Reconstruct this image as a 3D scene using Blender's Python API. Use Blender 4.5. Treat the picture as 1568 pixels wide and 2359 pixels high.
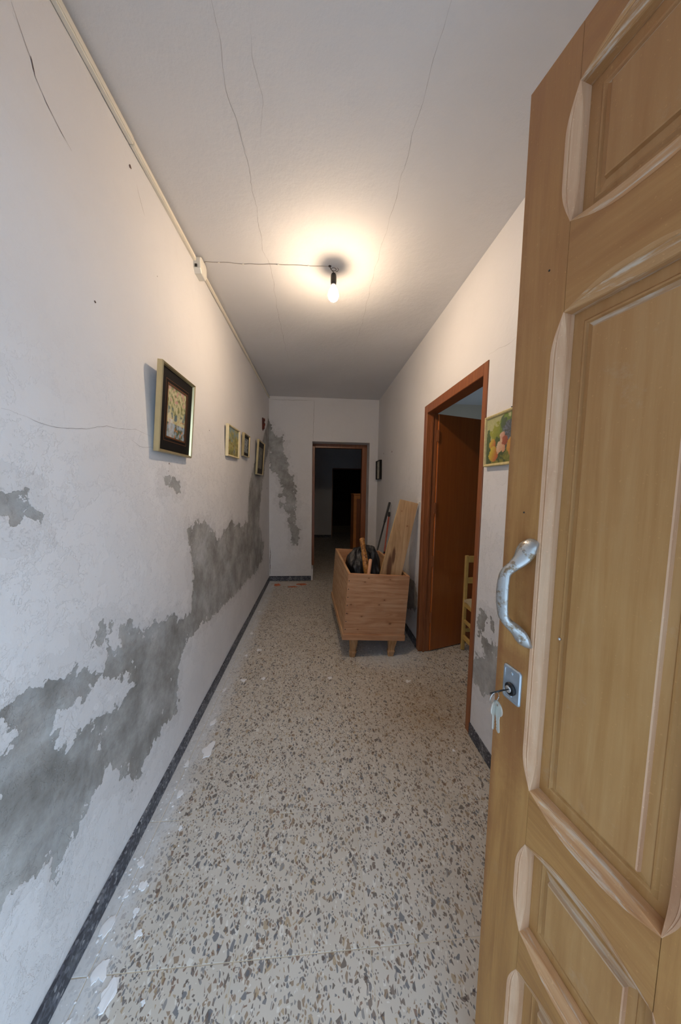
import bpy, bmesh, math, random
import numpy as np
from mathutils import Vector, Matrix, noise

random.seed(7)
for o in list(bpy.data.objects):
    bpy.data.objects.remove(o)
scene = bpy.context.scene
COL = scene.collection

# ------------------------------------------------------------------ camera
FPX, YAW, PITCH, ROLL, CAMH = 700.0, 0.078, -0.082, -0.016, 1.38
def cam_axes():
    cy, sy, cp, sp = math.cos(YAW), math.sin(YAW), math.cos(PITCH), math.sin(PITCH)
    F = Vector((sy*cp, cy*cp, sp)); R0 = Vector((cy, -sy, 0)); U0 = R0.cross(F)
    cr, sr = math.cos(ROLL), math.sin(ROLL)
    return R0*cr-U0*sr, U0*cr+R0*sr, F
R_, U_, F_ = cam_axes()
cd = bpy.data.cameras.new('camera')
cam = bpy.data.objects.new('camera', cd)
COL.objects.link(cam)
M = Matrix((R_, U_, -F_)).transposed().to_4x4()
M.translation = Vector((0, 0, CAMH))
cam.matrix_world = M
cd.sensor_fit = 'HORIZONTAL'; cd.sensor_width = 36.0
cd.lens = FPX/1568*36.0
cd.clip_start = 0.02; cd.clip_end = 200
scene.camera = cam

# ------------------------------------------------------------------ world, exposure
w = bpy.data.worlds.new('overcast_sky'); scene.world = w; w.use_nodes = True
wn = w.node_tree.nodes; wl = w.node_tree.links
wn['Background'].inputs[0].default_value = (0.56, 0.77, 1.0, 1)
wn['Background'].inputs[1].default_value = 8.8
scene.view_settings.view_transform = 'Standard'
scene.view_settings.look = 'None'
scene.view_settings.gamma = 1.0
scene.view_settings.use_curve_mapping = False
scene.view_settings.exposure = -0.30
BULB_STRENGTH = 1150.0
# portals (no light of their own) in the entrance and in the added side room window
def portal(name, loc, rot, sx, sy):
    l = bpy.data.lights.new(name, 'AREA'); l.shape = 'RECTANGLE'; l.size = sx; l.size_y = sy
    l.cycles.is_portal = True
    o = bpy.data.objects.new(name, l); COL.objects.link(o)
    o.location = loc; o.rotation_euler = rot

# key dimensions
XL, XR, YB, ZC = -0.679, 0.872, 4.396, 2.624
YF = -0.10           # inner face of the entrance wall
EX0, EX1, EZ = -0.50, 0.53, 2.08   # entrance opening
portal('entrance_portal', ((EX0+EX1)/2, YF-0.30, EZ/2), (math.radians(90), 0, 0), EX1-EX0, EZ)
WY0, WY1, WZ0, WZ1 = 3.25, 3.85, 1.1, 1.8  # unseen side room window, added to let daylight in
portal('added_window_portal', (3.45, (WY0+WY1)/2, (WZ0+WZ1)/2), (math.radians(90), 0, math.radians(90)), WY1-WY0, WZ1-WZ0)

# ------------------------------------------------------------------ helpers
def prop(o, label=None, cat=None, group=None, kind=None):
    if label: o['label'] = label
    if cat: o['category'] = cat
    if group: o['group'] = group
    if kind: o['kind'] = kind
    return o
def link(name, me, mat=None, parent=None, smooth=False):
    o = bpy.data.objects.new(name, me); COL.objects.link(o)
    if mat is not None:
        for m in (mat if isinstance(mat, (list, tuple)) else [mat]): me.materials.append(m)
    if parent is not None: o.parent = parent
    if smooth:
        for p in me.polygons: p.use_smooth = True
    return o
def empty(name, loc=(0, 0, 0), rz=0.0):
    o = bpy.data.objects.new(name, None); COL.objects.link(o)
    o.empty_display_size = 0.1
    o.location = loc; o.rotation_euler = (0, 0, rz); return o
def bm_obj(name, bm, mat, parent=None, smooth=False):
    bmesh.ops.recalc_face_normals(bm, faces=bm.faces)
    me = bpy.data.meshes.new(name); bm.to_mesh(me); bm.free()
    return link(name, me, mat, parent, smooth)
def add_box(bm, x0, x1, y0, y1, z0, z1, bev=0.0, mi=0, mtx=None):
    vs = [bm.verts.new((x, y, z)) for x in (x0, x1) for y in (y0, y1) for z in (z0, z1)]
    fs = [(0, 1, 3, 2), (4, 6, 7, 5), (0, 4, 5, 1), (2, 3, 7, 6), (0, 2, 6, 4), (1, 5, 7, 3)]
    F = [bm.faces.new([vs[i] for i in f]) for f in fs]
    for f in F: f.material_index = mi
    geo = vs
    if bev > 0:
        es = list({e for f in F for e in f.edges})
        r = bmesh.ops.bevel(bm, geom=es, offset=bev, segments=1, profile=0.5, affect='EDGES')
        geo = list({v for f in r['faces'] for v in f.verts})
        for f in r['faces']: f.material_index = mi
    if mtx is not None:
        bmesh.ops.transform(bm, matrix=mtx, verts=geo)
def box(name, x0, x1, y0, y1, z0, z1, mat, parent=None, bev=0.0):
    bm = bmesh.new(); add_box(bm, x0, x1, y0, y1, z0, z1, bev)
    return bm_obj(name, bm, mat, parent)
def tube_bm(bm, pts, rad, seg=10, caps=True):
    """swept round tube through points, rad scalar or list"""
    pts = [Vector(p) for p in pts]; n = len(pts)
    rads = rad if isinstance(rad, (list, tuple)) else [rad]*n
    t0 = (pts[1]-pts[0]).normalized()
    up = Vector((0, 0, 1)) if abs(t0.z) < .9 else Vector((1, 0, 0))
    a = t0.cross(up).normalized(); rings = []
    for i, p in enumerate(pts):
        t = (pts[min(i+1, n-1)]-pts[max(i-1, 0)])
        t = t.normalized() if t.length > 1e-9 else t0
        a = (a - t*a.dot(t)).normalized(); b = t.cross(a)
        rings.append([bm.verts.new(p+(a*math.cos(2*math.pi*k/seg)+b*math.sin(2*math.pi*k/seg))*rads[i]) for k in range(seg)])
    for i in range(n-1):
        for k in range(seg):
            bm.faces.new((rings[i][k], rings[i][(k+1) % seg], rings[i+1][(k+1) % seg], rings[i+1][k]))
    if caps:
        bm.faces.new(rings[0]); bm.faces.new(rings[-1])
def tube(name, pts, rad, mat, parent=None, seg=10, smooth=True):
    bm = bmesh.new(); tube_bm(bm, pts, rad, seg)
    return bm_obj(name, bm, mat, parent, smooth)
def lathe(name, prof, mat, parent=None, seg=20, mtx=None, smooth=True):
    """prof: list of (r, z)"""
    bm = bmesh.new(); rings = []
    for r, z in prof:
        rings.append([bm.verts.new((r*math.cos(2*math.pi*k/seg), r*math.sin(2*math.pi*k/seg), z)) for k in range(seg)])
    for i in range(len(prof)-1):
        for k in range(seg):
            bm.faces.new((rings[i][k], rings[i][(k+1) % seg], rings[i+1][(k+1) % seg], rings[i+1][k]))
    bm.faces.new(rings[0]); bm.faces.new(rings[-1])
    if mtx is not None: bmesh.ops.transform(bm, matrix=mtx, verts=bm.verts)
    return bm_obj(name, bm, mat, parent, smooth)
def axis_mtx(a, b):
    """matrix taking +Z axis segment to start a pointing at b"""
    a, b = Vector(a), Vector(b); d = (b-a)
    m = d.to_track_quat('Z', 'Y').to_matrix().to_4x4(); m.translation = a
    return m

# ------------------------------------------------------------------ materials
class NT:
    def __init__(s, name):
        s.m = bpy.data.materials.new(name); s.m.use_nodes = True
        s.t = s.m.node_tree; s.b = s.t.nodes['Principled BSDF']
    def n(s, typ, **kw):
        nd = s.t.nodes.new(typ)
        for k, v in kw.items():
            if isinstance(k, str) and hasattr(nd, k): setattr(nd, k, v)
        return nd
    def l(s, a, b): s.t.links.new(a, b)
    def setin(s, inp, v):
        if hasattr(v, 'is_linked') or isinstance(v, bpy.types.NodeSocket): s.l(v, inp)
        else: inp.default_value = v
    def math(s, op, a, b=0.0, c=None, clamp=False):
        nd = s.n('ShaderNodeMath', operation=op, use_clamp=clamp)
        s.setin(nd.inputs[0], a); s.setin(nd.inputs[1], b)
        if c is not None: s.setin(nd.inputs[2], c)
        return nd.outputs[0]
    def ramp(s, v, lo, hi, a=0.0, b=1.0):
        nd = s.n('ShaderNodeMapRange', clamp=True)
        s.setin(nd.inputs[0], v); nd.inputs[1].default_value = lo; nd.inputs[2].default_value = hi
        nd.inputs[3].default_value = a; nd.inputs[4].default_value = b
        return nd.outputs[0]
    def mix(s, f, a, b):
        nd = s.n('ShaderNodeMix', data_type='RGBA')
        s.setin(nd.inputs[0], f)
        s.setin(nd.inputs[6], a if isinstance(a, bpy.types.NodeSocket) else (*a, 1)[:4])
        s.setin(nd.inputs[7], b if isinstance(b, bpy.types.NodeSocket) else (*b, 1)[:4])
        return nd.outputs[2]
    def coord(s, kind='Object', scale=(1, 1, 1), rot=(0, 0, 0)):
        if kind == 'World':
            o = s.n('ShaderNodeNewGeometry').outputs['Position']
        else:
            o = s.n('ShaderNodeTexCoord').outputs[kind]
        mp = s.n('ShaderNodeMapping'); s.l(o, mp.inputs[0]); mp.inputs['Scale'].default_value = scale
        mp.inputs['Rotation'].default_value = rot
        return mp.outputs[0]
    def noise(s, vec, scale, detail=4, rough=.55, dist=0.0):
        nd = s.n('ShaderNodeTexNoise'); s.l(vec, nd.inputs['Vector'])
        nd.inputs['Scale'].default_value = scale; nd.inputs['Detail'].default_value = detail
        nd.inputs['Roughness'].default_value = rough; nd.inputs['Distortion'].default_value = dist
        return nd.outputs['Fac']
    def voro(s, vec, scale, feature='F1', rnd=1.0):
        nd = s.n('ShaderNodeTexVoronoi', feature=feature); s.l(vec, nd.inputs['Vector'])
        nd.inputs['Scale'].default_value = scale; nd.inputs['Randomness'].default_value = rnd
        return nd
    def cramp(s, v, stops, interp='LINEAR'):
        nd = s.n('ShaderNodeValToRGB'); cr = nd.color_ramp; cr.interpolation = interp
        while len(cr.elements) > 1: cr.elements.remove(cr.elements[-1])
        cr.elements[0].position = stops[0][0]; cr.elements[0].color = (*stops[0][1], 1)
        for p, c in stops[1:]:
            e = cr.elements.new(p); e.color = (*c, 1)
        s.setin(nd.inputs[0], v); return nd.outputs[0]
    def attr(s, name):
        nd = s.n('ShaderNodeAttribute'); nd.attribute_name = name; return nd
    def bump(s, h, strength=1.0, dist=0.002):
        nd = s.n('ShaderNodeBump'); nd.inputs['Strength'].default_value = strength
        nd.inputs['Distance'].default_value = dist
        s.l(h, nd.inputs['Height']); s.l(nd.outputs[0], s.b.inputs['Normal'])
    def out(s, color=None, rough=None, metal=None, spec=None):
        if color is not None: s.setin(s.b.inputs['Base Color'], color if isinstance(color, bpy.types.NodeSocket) else (*color, 1))
        if rough is not None: s.setin(s.b.inputs['Roughness'], rough)
        if metal is not None: s.setin(s.b.inputs['Metallic'], metal)
        if spec is not None: s.b.inputs['Specular IOR Level'].default_value = spec
        return s.m
def srgb(r, g, b):
    f = lambda c: (c/255/12.92) if c/255 <= .04045 else ((c/255+.055)/1.055)**2.4
    return (f(r), f(g), f(b))

def mat_plaster(name, white, has_dmg=True, seed=0.0):
    t = NT(name); P = t.coord('World')
    big = t.noise(P, 1.3, 3); mid = t.noise(P, 9, 5, .6); fine = t.noise(P, 90, 3, .6); vf = t.noise(P, 320, 2)
    lump = t.noise(P, 26, 4, .6)
    col = t.mix(t.ramp(big, .35, .65), white, tuple(c*.955 for c in white))
    col = t.mix(t.math('MULTIPLY', t.ramp(mid, .55, .8), .35), col, tuple(c*.90 for c in white))
    h = t.math('ADD', t.math('MULTIPLY', lump, .9), t.math('MULTIPLY', fine, .28))
    if has_dmg:
        fl = t.ramp(t.noise(P, 6, 7, .72, .3), .50, .508); fl2 = t.ramp(t.noise(P, 15, 6, .72, .3), .56, .568)
        zs = t.n('ShaderNodeSeparateXYZ'); t.l(P, zs.inputs[0])
        lo = t.ramp(zs.outputs[2], 1.3, 1.9, 1, .12)
        h = t.math('ADD', h, t.math('MULTIPLY', t.math('ADD', fl, fl2), t.math('MULTIPLY', lo, .45)))
        col = t.mix(t.math('MULTIPLY', t.math('MULTIPLY', fl, lo), .35), col, tuple(c*.90 for c in white))
    rough = .85
    if has_dmg:
        a = t.attr('damage').outputs['Fac']
        n1 = t.math('MULTIPLY', t.math('SUBTRACT', t.noise(P, 7, 3), .5), .14)
        n2 = t.math('MULTIPLY', t.math('SUBTRACT', t.noise(P, 28, 4, .6), .5), .075)
        n3 = t.math('MULTIPLY', t.math('SUBTRACT', t.noise(P, 130, 3, .65), .5), .022)
        v = t.math('ADD', t.math('ADD', a, n1), t.math('ADD', n2, n3))
        mask = t.ramp(v, -.0012, .0012)
        # residual paint islands inside the damaged zone, denser towards its border
        isl = t.noise(P, 17, 5, .7)
        thr = t.ramp(v, 0, .16, .60, .76)
        island = t.ramp(t.math('SUBTRACT', isl, thr), 0, .006)
        mask2 = t.math('MULTIPLY', mask, t.math('SUBTRACT', 1.0, island))
        # older coat of paint exposed round the border and soft salt bloom inside
        coat = t.math('MULTIPLY', t.ramp(t.math('ADD', v, t.math('MULTIPLY', t.math('SUBTRACT', t.noise(P, 12, 5, .7), .5), .22)), -.05, -.047), .55)
        col = t.mix(coat, col, tuple(c*.83 for c in white))
        fleck = t.math('MULTIPLY', t.ramp(t.math('SUBTRACT', t.noise(P, 60, 4, .7), t.ramp(a, -.30, .02, .80, .57)), 0, .02), .5)
        col = t.mix(fleck, col, tuple(c*.62 for c in white))
        cem = t.cramp(t.noise(P, 5.5, 6, .66), [(.26, srgb(118, 115, 111)), (.43, srgb(150, 148, 145)), (.57, srgb(176, 175, 173)), (.74, srgb(208, 208, 208))])
        cem = t.mix(t.math('MULTIPLY', t.noise(P, 75, 3, .7), .34), cem, srgb(104, 101, 96))
        salt = t.math('MULTIPLY', t.ramp(t.noise(P, 3.2, 4, .7, .6), .50, .68), .40)
        cem = t.mix(salt, cem, srgb(190, 194, 198))
        col = t.mix(mask2, col, cem)
        red = t.attr('brick').outputs['Fac']
        rv = t.ramp(t.math('ADD', red, t.math('MULTIPLY', t.math('SUBTRACT', t.noise(P, 40, 3), .5), .03)), -.001, .001)
        col = t.mix(rv, col, t.mix(t.ramp(t.noise(P, 30, 3), .4, .6), srgb(120, 42, 26), srgb(70, 36, 28)))
        h = t.math('ADD', t.math('MULTIPLY', t.math('SUBTRACT', 1.0, mask2), 1.1), h)
        h = t.math('ADD', h, t.math('MULTIPLY', t.math('SUBTRACT', 1.0, coat), .3))
    t.bump(h, .7, .0028)
    return t.out(col, rough)
WHITE = srgb(222, 220, 221)
M_wall = mat_plaster('aged_white_plaster', WHITE)
M_wallplain = mat_plaster('plain_white_plaster', WHITE, False)
M_ceil = mat_plaster('ceiling_plaster', srgb(222, 220, 220), False)

def mat_terrazzo():
    t = NT('terrazzo'); P = t.coord('World')
    g = t.n('ShaderNodeNewGeometry').outputs['Position']
    wob = t.n('ShaderNodeVectorMath', operation='ADD')
    nt = t.n('ShaderNodeTexNoise'); t.l(g, nt.inputs['Vector']); nt.inputs['Scale'].default_value = 22; nt.inputs['Detail'].default_value = 2
    sc = t.n('ShaderNodeVectorMath', operation='SCALE'); t.l(nt.outputs['Color'], sc.inputs[0]); sc.inputs['Scale'].default_value = .018
    t.l(g, wob.inputs[0]); t.l(sc.outputs[0], wob.inputs[1])
    info = t.n('ShaderNodeObjectInfo').outputs['Random']
    base = t.mix(t.noise(P, 6, 4), srgb(184, 178, 169), srgb(203, 198, 190))
    base = t.mix(t.math('MULTIPLY', info, .35), base, srgb(186, 177, 164))
    col = base
    # three chip sizes
    for scale, frac, ero, seed, rot in ((58, .22, .12, 0, .3), (86, .38, .12, 3.1, 1.1), (150, .42, .12, 7.7, 2.0)):
        mp = t.n('ShaderNodeMapping'); t.l(wob.outputs[0], mp.inputs[0])
        mp.inputs['Location'].default_value = (seed, seed*1.7, 0.5); mp.inputs['Rotation'].default_value = (0, 0, rot)
        mp.inputs['Scale'].default_value = (1, .68, 1)
        f1 = t.voro(mp.outputs[0], scale); de = t.voro(mp.outputs[0], scale, 'DISTANCE_TO_EDGE')
        for v in (f1, de): v.voronoi_dimensions = '2D'
        sep = t.n('ShaderNodeSeparateColor'); t.l(f1.outputs['Color'], sep.inputs[0])
        sel = t.math('LESS_THAN', sep.outputs[0], frac)
        er = t.math('ADD', ero, t.math('MULTIPLY', sep.outputs[2], .16))
        chip = t.ramp(t.math('SUBTRACT', de.outputs['Distance'], er), 0, .03)
        cc = t.cramp(sep.outputs[1], [(0, srgb(72, 62, 60)), (.16, srgb(98, 84, 78)), (.30, srgb(88, 94, 104)), (.42, srgb(132, 110, 88)), (.55, srgb(120, 120, 122)), (.68, srgb(160, 140, 112)), (.80, srgb(212, 210, 204)), (.90, srgb(112, 82, 66)), (.96, srgb(62, 66, 76))], 'CONSTANT')
        col = t.mix(t.math('MULTIPLY', t.math('MULTIPLY', sel, chip), .80), col, cc)
    # plaster dust near the walls, brown traffic stain at the side door, grime
    sx = t.n('ShaderNodeSeparateXYZ'); t.l(g, sx.inputs[0])
    X, Y = sx.outputs[0], sx.outputs[1]
    d = t.math('SUBTRACT', X, XL)
    dust = t.math('ADD', t.ramp(d, 0.02, .20, .95, 0), t.math('MULTIPLY', t.math('SUBTRACT', t.noise(P, 14, 5, .7), .5), 1.2))
    dust = t.math('MULTIPLY', t.math('MULTIPLY', t.ramp(dust, .25, .75), t.ramp(d, .10, .30, 1, 0)), .8)
    col = t.mix(dust, col, srgb(205, 208, 212))
    # dust heap under the chest
    v = t.n('ShaderNodeVectorMath', operation='DISTANCE'); t.l(g, v.inputs[0]); v.inputs[1].default_value = (.60, 2.55, 0)
    du2 = t.math('MULTIPLY', t.ramp(t.math('ADD', v.outputs['Value'], t.math('MULTIPLY', t.noise(P, 11, 5, .7), .35)), .30, .62, 1, 0), .75)
    col = t.mix(du2, col, srgb(196, 204, 214))
    v = t.n('ShaderNodeVectorMath', operation='DISTANCE'); t.l(g, v.inputs[0]); v.inputs[1].default_value = (.70, 1.72, 0)
    st = t.math('MULTIPLY', t.ramp(t.math('ADD', v.outputs['Value'], t.math('MULTIPLY', t.noise(P, 7, 4, .6), .4)), .25, .75, 1, 0), .42)
    col = t.mix(st, col, srgb(146, 116, 74))
    gr = t.math('MULTIPLY', t.ramp(t.noise(P, 2.6, 5, .65), .52, .75), .30)
    col = t.mix(gr, col, srgb(150, 138, 120))
    t.b.inputs['Coat Weight'].default_value = 0.0
    rg = t.ramp(t.noise(P, 9, 4), .3, .7, .34, .62)
    t.bump(t.noise(P, 60, 3), .12, .001)
    return t.out(col, rg, 0, .35)
M_terr = mat_terrazzo()
def mat_simple(name, c, rough=.6, metal=0.0, var=.12, scale=12, spec=.5, bump=0.0):
    t = NT(name); P = t.coord('Object')
    n = t.noise(P, scale, 4)
    col = t.mix(t.ramp(n, .3, .7), tuple(x*(1-var) for x in c), tuple(min(1, x*(1+var)) for x in c))
    if bump: t.bump(t.noise(P, scale*4, 3), bump, .001)
    return t.out(col, rough, metal, spec)
M_grout = mat_simple('pale_grout', srgb(196, 186, 168), .9)
def mat_base():
    t = NT('dark_terrazzo_skirting'); P = t.coord('World')
    v = t.voro(P, 130); s = t.n('ShaderNodeSeparateColor'); t.l(v.outputs['Color'], s.inputs[0])
    c = t.cramp(s.outputs[0], [(0, srgb(58, 60, 68)), (.35, srgb(78, 80, 90)), (.6, srgb(50, 52, 60)), (.80, srgb(104, 106, 114)), (.93, srgb(150, 150, 152))], 'CONSTANT')
    sx = t.n('ShaderNodeSeparateXYZ'); t.l(P, sx.inputs[0])
    du = t.math('MULTIPLY', t.ramp(t.noise(P, 16, 5, .7), .52, .72), .55)
    c = t.mix(du, c, srgb(150, 152, 156))
    return t.out(c, .5)
M_base = mat_base()

def mat_leafwood(name, axis, c1, c2, c3, dust=0.0, worn=False, darker=0.0):
    """ochre varnished wood; axis = grain direction (0 x, 2 z)"""
    t = NT(name)
    sc = [26, 26, 26]; sc[axis] = 1.6
    P = t.coord('Object', tuple(sc)); Q = t.coord('Object')
    g = t.noise(P, 1.6, 6, .62, .8); g2 = t.noise(P, 7, 3, .6); bl = t.noise(Q, 5, 4, .6)
    col = t.cramp(g, [(.25, c2), (.5, c1), (.75, c3)])
    col = t.mix(t.math('MULTIPLY', t.ramp(g2, .35, .7), .25), col, c2)
    col = t.mix(t.math('MULTIPLY', t.ramp(bl, .5, .72), .35), col, c2)
    # brown handled patches, and a noise-broken redder brown towards the top of the leaf
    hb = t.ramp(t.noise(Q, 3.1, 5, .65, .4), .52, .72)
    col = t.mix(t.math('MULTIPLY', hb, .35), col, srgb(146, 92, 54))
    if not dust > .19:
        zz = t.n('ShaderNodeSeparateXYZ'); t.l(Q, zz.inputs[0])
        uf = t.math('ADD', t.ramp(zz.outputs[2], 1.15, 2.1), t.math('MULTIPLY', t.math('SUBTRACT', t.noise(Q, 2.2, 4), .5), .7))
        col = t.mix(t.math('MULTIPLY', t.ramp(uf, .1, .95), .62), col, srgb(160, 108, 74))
    if name == 'ochre_door_wood_vertical':
        for (hx_, hz_, rx_, rz_) in ((.066, 1.205, .030, .10), (.04, 1.065, .05, .025), (.045, .93, .04, .12), (.0, 1.0, .012, .9)):
            q_ = t.n('ShaderNodeVectorMath', operation='DISTANCE'); mp = t.n('ShaderNodeMapping'); t.l(t.n('ShaderNodeTexCoord').outputs['Object'], mp.inputs[0])
            mp.inputs['Scale'].default_value = (1/rx_, 0, 1/rz_); t.l(mp.outputs[0], q_.inputs[0]); q_.inputs[1].default_value = (hx_/rx_, 0, hz_/rz_)
            f_ = t.ramp(t.math('ADD', q_.outputs['Value'], t.math('MULTIPLY', t.math('SUBTRACT', t.noise(Q, 40, 5, .7), .5), 1.4)), .4, 1.2, 1, 0)
            col = t.mix(t.math('MULTIPLY', f_, .55), col, srgb(132, 80, 46))
    sp = t.ramp(t.noise(Q, 240, 2, .5), .66, .72)
    col = t.mix(t.math('MULTIPLY', sp, .35), col, tuple(min(1, x*1.35+.02) for x in c1))
    if worn:
        sw = [46, 46, 46]; sw[axis] = 5
        wv = t.ramp(t.noise(t.coord('Object', tuple(sw)), 1.6, 6, .7, .3), .52, .64)
        col = t.mix(t.math('MULTIPLY', wv, .6), col, srgb(206, 196, 182))
    if dust:
        dv = t.ramp(t.noise(t.coord('Object', (1, 1, 1)), 14, 6, .75), .60, .74)
        col = t.mix(t.math('MULTIPLY', dv, dust), col, srgb(196, 186, 168))
    h = t.math('ADD', g2, t.math('MULTIPLY', t.noise(Q, 200, 2), .4))
    t.bump(h, .25, .0008)
    return t.out(col, t.ramp(g, .3, .7, .42, .58), 0, .35)
O1, O2, O3 = srgb(176, 129, 74), srgb(146, 98, 50), srgb(188, 145, 88)
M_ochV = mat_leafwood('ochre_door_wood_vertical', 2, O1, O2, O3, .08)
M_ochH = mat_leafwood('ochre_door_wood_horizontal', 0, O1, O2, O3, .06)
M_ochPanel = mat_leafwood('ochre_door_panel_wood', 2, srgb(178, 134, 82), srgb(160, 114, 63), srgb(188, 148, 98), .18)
M_ochBevel = mat_leafwood('dusty_panel_bevel', 0, srgb(190, 156, 122), srgb(168, 130, 92), srgb(206, 178, 148), .3, True)
B1, B2, B3 = srgb(206, 166, 132), srgb(184, 136, 102), srgb(216, 184, 154)
M_bareV = mat_leafwood('bare_moulding_wood_vertical', 2, B1, B2, B3, .25)
M_bareH = mat_leafwood('bare_moulding_wood_horizontal', 0, srgb(198, 152, 108), srgb(172, 122, 80), srgb(212, 172, 132), .3, True)

M_scuff = mat_leafwood('scuffed_ochre_moulding', 0, srgb(180, 134, 88), srgb(150, 104, 62), srgb(194, 152, 108), .3, True)
M_handled = None
def mat_pine(name, c1, c2, c3, axis=0, knots=(), stain=None):
    t = NT(name); sc = [14, 14, 14]; sc[axis] = 1.3
    P = t.coord('Object', tuple(sc)); Q = t.coord('Object')
    g = t.noise(P, 2.2, 6, .6, 1.1)
    wv = t.n('ShaderNodeTexWave', wave_type='BANDS', bands_direction='XYZ'[2 if axis != 2 else 0])
    t.l(P, wv.inputs['Vector']); wv.inputs['Scale'].default_value = .55; wv.inputs['Distortion'].default_value = 5.0; wv.inputs['Detail'].default_value = 3
    col = t.cramp(g, [(.28, c2), (.5, c1), (.72, c3)])
    col = t.mix(t.math('MULTIPLY', t.ramp(wv.outputs['Fac'], .6, 1), .35), col, c2)
    col = t.mix(t.math('MULTIPLY', t.ramp(t.noise(Q, 9, 4), .5, .7), .3), col, srgb(190, 158, 128))
    sx = t.n('ShaderNodeSeparateXYZ'); t.l(Q, sx.inputs[0])
    nz = t.math('MULTIPLY', t.math('SUBTRACT', t.noise(Q, 60, 3), .5), .006)
    def spot(x, z, rx, rz, soft):
        a = t.math('DIVIDE', t.math('ADD', t.math('SUBTRACT', sx.outputs[0], x), nz), rx)
        b = t.math('DIVIDE', t.math('ADD', t.math('SUBTRACT', sx.outputs[2], z), nz), rz)
        d = t.math('SQRT', t.math('ADD', t.math('MULTIPLY', a, a), t.math('MULTIPLY', b, b)))
        return t.ramp(d, 1-soft, 1+soft, 1, 0)
    for x, z, r in knots:
        col = t.mix(t.math('MULTIPLY', spot(x, z, r, r*.75, .35), .75), col, srgb(88, 58, 40))
        col = t.mix(t.math('MULTIPLY', spot(x, z, r*2.6, r*1.6, .6), .30), col, srgb(150, 96, 60))
    if stain:
        for k_ in stain: col = t.mix(t.math('MULTIPLY', spot(*k_, .25), .85), col, srgb(84, 50, 36))
    t.bump(g, .3, .0015)
    return t.out(col, .68, 0, .3)
M_chest = mat_pine('aged_pine_horizontal', srgb(192, 144, 108), srgb(164, 114, 80), srgb(208, 166, 132), 0, [(-.114, .472, .006), (-.212, .285, .008), (-.235, .21, .007), (.018, .29, .006), (.058, .33, .007), (-.118, .19, .007), (.122, .135, .011), (-.085, .505, .005), (-.14, .082, .005), (.09, .50, .005)])
M_chestS = mat_pine('aged_pine_side', srgb(188, 148, 110), srgb(164, 122, 86), srgb(206, 170, 134), 1)
M_leg = mat_pine('aged_pine_leg', srgb(176, 134, 94), srgb(132, 92, 58), srgb(204, 170, 132), 2)
M_board = mat_pine('grey_brown_board', srgb(176, 142, 106), srgb(150, 118, 84), srgb(190, 160, 124), 2, [(.17, .86, .006), (.11, .98, .004)], [(.050, .50, .021, .11), (.078, .60, .014, .07)])
M_edge = mat_simple('board_edge', srgb(196, 160, 100), .7)

def mat_redwood():
    t = NT('glossy_red_brown_wood'); P = t.coord('Object', (24, 24, 1.3)); Q = t.coord('Object')
    g = t.noise(P, 2, 6, .6, .5)
    col = t.cramp(g, [(.3, srgb(144, 76, 29)), (.5, srgb(151, 81, 31)), (.7, srgb(157, 87, 36))])
    t.bump(t.noise(Q, 40, 3), .10, .001)
    t.b.inputs['Coat Weight'].default_value = .5; t.b.inputs['Coat Roughness'].default_value = .18
    return t.out(col, .38)
M_red = mat_redwood()
def mat_redframe():
    t = NT('varnished_frame_wood'); P = t.coord('Object', (24, 24, 1.5)); Q = t.coord('Object')
    g = t.noise(P, 2, 6, .6, .5)
    col = t.cramp(g, [(.3, srgb(122, 70, 38)), (.5, srgb(136, 79, 44)), (.7, srgb(148, 90, 52))])
    t.b.inputs['Coat Weight'].default_value = .3; t.b.inputs['Coat Roughness'].default_value = .25
    return t.out(col, .42)
M_frame = mat_redframe()
M_cab = mat_simple('orange_cabinet_wood', srgb(176, 110, 48), .5, var=.2)
M_gold = mat_simple('brass_frame', srgb(204, 188, 146), .30, .8, .08)
M_goldpale = mat_simple('pale_gilt_frame', srgb(206, 190, 140), .5, .25, .15, 60, bump=.5)
M_cream = mat_simple('cream_frame', srgb(216, 200, 160), .6)
M_black = mat_simple('black_mat_board', srgb(18, 16, 16), .55, spec=.2)
M_maroon = mat_simple('maroon_fillet', srgb(96, 56, 24), .35)
M_steel = mat_simple('brushed_steel', srgb(176, 186, 196), .32, .75, .08, 60)
M_chrome = mat_simple('bright_steel', srgb(205, 205, 205), .22, .9, .06, 60)
M_dark = mat_simple('dark_metal', srgb(40, 40, 42), .4, .5)
M_trunk = mat_simple('cream_trunking', srgb(232, 224, 208), .5, var=.04)
M_plastic = mat_simple('white_plastic', srgb(226, 222, 212), .4, var=.03)
M_bakelite = mat_simple('black_bakelite', srgb(24, 20, 18), .3)
M_wire = mat_simple('brown_wire', srgb(70, 56, 48), .6)
M_crack = mat_simple('fine_crack', srgb(140, 130, 126), .95)  # grey-brown tone of the fine cracks
M_crackdark = mat_simple('deep_crack', srgb(92, 72, 66), .95)
M_flake = mat_simple('fallen_plaster', srgb(226, 226, 228), .9, var=.05)
M_brick = mat_simple('brick_rubble', srgb(186, 108, 78), .95, var=.2, scale=60)
M_pink = mat_simple('pinkish_turned_wood', srgb(206, 152, 116), .6)
M_redpole = mat_simple('red_pole_paint', srgb(158, 72, 56), .5)
M_blackpole = mat_simple('black_pole_paint', srgb(34, 33, 36), .5)
M_chair = mat_simple('yellow_chair_paint', srgb(190, 158, 92), .5, var=.12)
M_rush = mat_simple('woven_rush', srgb(196, 180, 146), .9, var=.15, scale=90, bump=.8)
M_pave = mat_simple('street_paving', srgb(184, 184, 184), .9)
M_outer = mat_simple('outer_render', srgb(150, 146, 142), .9)
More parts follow.
